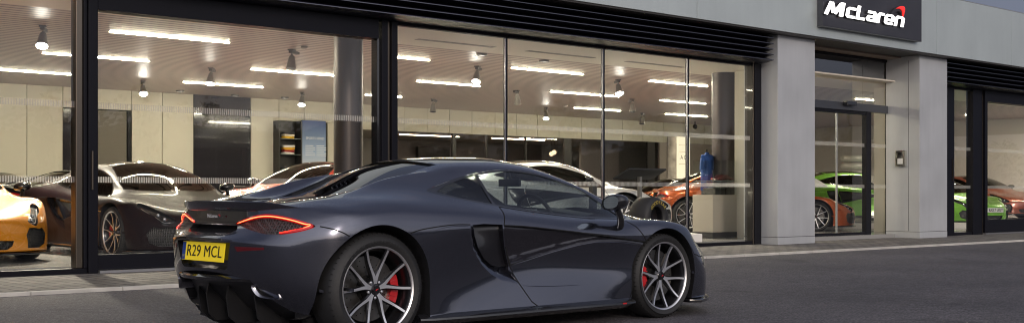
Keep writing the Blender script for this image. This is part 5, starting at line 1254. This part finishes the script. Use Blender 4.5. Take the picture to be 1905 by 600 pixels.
for m_ in (P_AUB, P_BLK, P_SIL): m_.node_tree.nodes['Principled BSDF'].inputs['Coat Weight'].default_value = .14; m_.node_tree.nodes['Principled BSDF'].inputs['Specular IOR Level'].default_value = .15; m_.node_tree.nodes['Principled BSDF'].inputs['Metallic'].default_value = 0
showcar(5.12, 19.16, -90, P_Y, 'amber yellow coupe nose out behind the far left pane')
showcar(7.75, 18.30, -90, P_AUB, 'dark aubergine coupe nose out behind the wide sliding door')
x, y = xy_depth(97, 21.3); ox, oy = origin_for(x, y, 0, .93, 12); showcar(ox, oy, 12, P_BLK, 'glossy black coupe behind the yellow one, only its rear haunch and side intake showing')
x, y = xy_depth(-20, 25.5); ox, oy = origin_for(x, y, 1.4, 0, -60); showcar(ox, oy, -60, P_SIL, 'slate grey coupe at the far left, only its roofline showing over the yellow car')
def podium(ox, oy, ang, h, lab):
    g = G(); g.box((-1.25, -1.3, 0), (4.25, 1.3, h-.002)); o = g.obj('display_podium', mat('podium white', (.7, .68, .64), .4), smooth=False, bevel=.01)
    o.location = (ox, oy, ZFL+.001); o.rotation_euler = (0, 0, R(ang)); tag(o, lab, 'podium', 'low white podiums under cars')
x, y = xy_depth(603, 22.8); ox, oy = origin_for(x, y, 1.4, 0, -157); showcar(ox, oy, -157, P_RED, 'red coupe behind the dark aubergine one, its windscreen beside the clothes shelves', z=ZFL+.14); podium(ox, oy, -157, .14, 'low white podium under the red coupe')
x, y = xy_depth(1000, 22.6); ox, oy = origin_for(x, y, 1.4, 0, -33); showcar(ox, oy, -33, P_WHT, 'white coupe pointing right, beside the racing tyre, in the second fixed window', z=ZFL+.15); podium(ox, oy, -33, .15, 'low white podium under the white coupe near the racing tyre')
x, y = xy_depth(1247, 30.0); ox, oy = origin_for(x, y, 2.69, -.92, 140); showcar(ox, oy, 140, P_ORG, 'bright orange coupe on a low podium, nose left, in the third fixed window', z=ZFL+.16)
podium(ox, oy, 140, .16, 'low white podium under the bright orange coupe')
x, y = xy_depth(1256, 35.5); ox, oy = origin_for(x, y, 1.4, 0, 165); showcar(ox, oy, 165, P_WHT, 'white coupe behind the orange one, only its roof showing')
x, y = xy_depth(1519, 27.9); ox, oy = origin_for(x, y, 2.69, .92, -42); showcar(ox, oy, -42, P_COP, 'copper coloured coupe behind the entrance door, nose right')
x, y = xy_depth(1750, 31.8); ox, oy = origin_for(x, y, 3.72, 0, -42); showcar(ox, oy, -42, P_GRN, 'lime green coupe behind the entrance door, its nose hidden by the right-hand pillar', z=ZFL+.14); podium(ox, oy, -42, .14, 'low white podium under the lime green coupe behind the entrance')
x, y = xy_depth(1850, 32.8); ox, oy = origin_for(x, y, 3.72, 0, -110); GR = showcar(ox, oy, -110, P_GRN, 'lime green coupe at the far right, nose out, with a white number plate', z=ZFL)
x, y = xy_depth(1800, 38.5); ox, oy = origin_for(x, y, 1.4, 0, -110); showcar(ox, oy, -110, P_SAL, 'salmon coloured coupe behind the lime green one at the far right', z=ZFL+.14); podium(ox, oy, -110, .14, 'low white podium under the salmon coupe')
# number plates (after copying: only these two cars show one)
def plate(root, M, txt, m_bg, blue=True, sz=.088):
    pl = empty('number_plate'); pl.parent = root; pl.matrix_local = M
    g = G(); g.box((-.26, -.004, -.056), (.26, .002, .056)); g.obj('plate', m_bg, pl, smooth=False, bevel=.001)
    if blue: g = G(); g.box((-.258, -.0055, -.054), (-.218, -.0042, .054)); g.obj('blue_band', PLATEB, pl, smooth=False); g = G(); v_, f_ = text_geo('GB', .022); g.add([(x-.238, -.0062, z-.03) for x, y, z in v_], f_); g.obj('band_mark', mat('band mark', (.6, .55, .2), .5), pl, smooth=False)
    g = G(); vs, fs = text_geo(txt, sz, extrude=0, spacing=1.05, bold=0.0); xs = [v[0] for v in vs]; w = max(xs)-min(xs); k = .43/w
    [g.add([(x*k+.018+dx, -.0058-dy, z*1.12) for x, y, z in vs], fs) for dx, dy in ((-.0025, 0), (0, .0004), (.0025, .0008))]; g.obj('plate_lettering', INK, pl, smooth=False); return pl
plate(HERO, Matrix.Translation((-.702, 0, .580)) @ Matrix.Scale(1.06, 4) @ Matrix.Rotation(R(-90), 4, 'Z') @ Matrix.Rotation(R(-7), 4, 'X'), 'R29 MCL', PLATEY)
plate(GR, Matrix.Translation((3.745, 0, .40)) @ Matrix.Rotation(R(90), 4, 'Z'), 'RX17 UGT', PLATEW, False)
# hero only: badge over the grille, amber side lamp seen round the far corner, sill badge, tyre lettering
g = G(); vs, fs = text_geo('McLaren', .030, extrude=.001, shear=.2, bold=.001); M = Matrix.Translation((-.6405, 0, .805)) @ Matrix.Rotation(R(-90), 4, 'Z') @ Matrix.Rotation(R(14), 4, 'X')
g.add([M @ Vector((x*1.25, y, z)) for x, y, z in vs], fs); g.prism([(.078, .006), (.092, .013), (.105, .012), (.108, .004), (.102, -.004), (.100, .005), (.092, .008)], -.002, .001, 1, 'y', M); g.obj('badge', [SILVERTXT, REDCAL], HERO, smooth=False)
g = G(); g.box((2.16, -.9745, .140), (2.20, -.972, .150)); g.obj('sill_badge', REDCAL, HERO, smooth=False)
g = G(); vs, fs = text_geo('570S', .012); g.add([(x+2.12, -.974, z+.145) for x, y, z in vs], fs) if False else None
for w in [c for c in HERO.children if c.name.startswith('wheel') and not c.name.startswith('wheel_arch')]:
    if w.location.y > 0: continue
    Mx = Matrix.Rotation(R(90), 4, 'X'); rear = w.location.x < 1; g = G(); h = .1425 if rear else .1175
    rad = .300 if rear else .282
    ring_text(g, 'P ZERO', rad, .030, R(150), Mx, h+.0060, R(7)); ring_text(g, '285/35 ZR20' if rear else '225/35 ZR19', rad, .022, R(105), Mx, h+.0060, R(4.4)); ring_text(g, 'PIRELLI', rad, .030, R(5), Mx, h+.0060, R(6))
    g.obj('tyre_lettering', TYRETXT, w, smooth=False)

# ------------------------------------------------------------------ wooded skyline across the road (seen in the glass and the paint)
g = G(); rnd = random.Random(3)
for k in range(230):
    cx_ = -300+k*3.6+rnd.uniform(-2, 2); cy_ = -100+rnd.uniform(-7, 7); hh = rnd.uniform(10.5, 13.6)+1.6*math.sin(k*.33)+1.4*math.sin(k*.11); rw = rnd.uniform(2.6, 4.2)
    fine = 15 < cx_ < 310
    for q in range(330 if fine else 60):
        th = rnd.uniform(0, 2*math.pi); ph = rnd.uniform(-1, 1); rr = rw*rnd.uniform(.4, 1.08); low = q < (120 if fine else 30)
        c = Vector((cx_+rr*math.cos(th)*math.sqrt(1-ph*ph), cy_+rr*math.sin(th)*math.sqrt(1-ph*ph), rnd.uniform(.2, hh*.7) if low else hh*.60+hh*.40*ph*rnd.uniform(.7, 1.05)))
        s_ = (rnd.uniform(.3, .7) if fine else rnd.uniform(.9, 1.6)) if low else (rnd.uniform(.18, .5) if fine else rnd.uniform(.3, .8)); a = Vector((rnd.gauss(0, 1), rnd.gauss(0, 1), rnd.gauss(0, 1))).normalized(); b = a.orthogonal().normalized(); c2 = a.cross(b)
        g.add([c+s_*b, c+s_*c2*.8, c-s_*b, c-s_*c2*.8], [(0, 1, 2, 3)])
    g.tube([(cx_, cy_, 0), (cx_, cy_, hh*.6)], [.3, .15], 6)
n = 160; top = [8.2+.9*math.sin(i*.37)+.7*math.sin(i*1.3)+rnd.uniform(-.5, .5) for i in range(n)]
for i in range(n-1):
    x0_, x1_ = -310+i*5.4, -310+(i+1)*5.4
    g.add([(x0_, -97, 0), (x1_, -97, 0), (x1_, -97.8, top[i+1]), (x0_, -97.8, top[i]), (x1_, -103, top[i+1]*.9), (x0_, -103, top[i]*.9)], [(0, 1, 2, 3), (3, 2, 4, 5)])
tag(g.obj('woodland', mat('woodland foliage', (.035, .05, .02), .8), smooth=False, fix=False), kind='stuff')
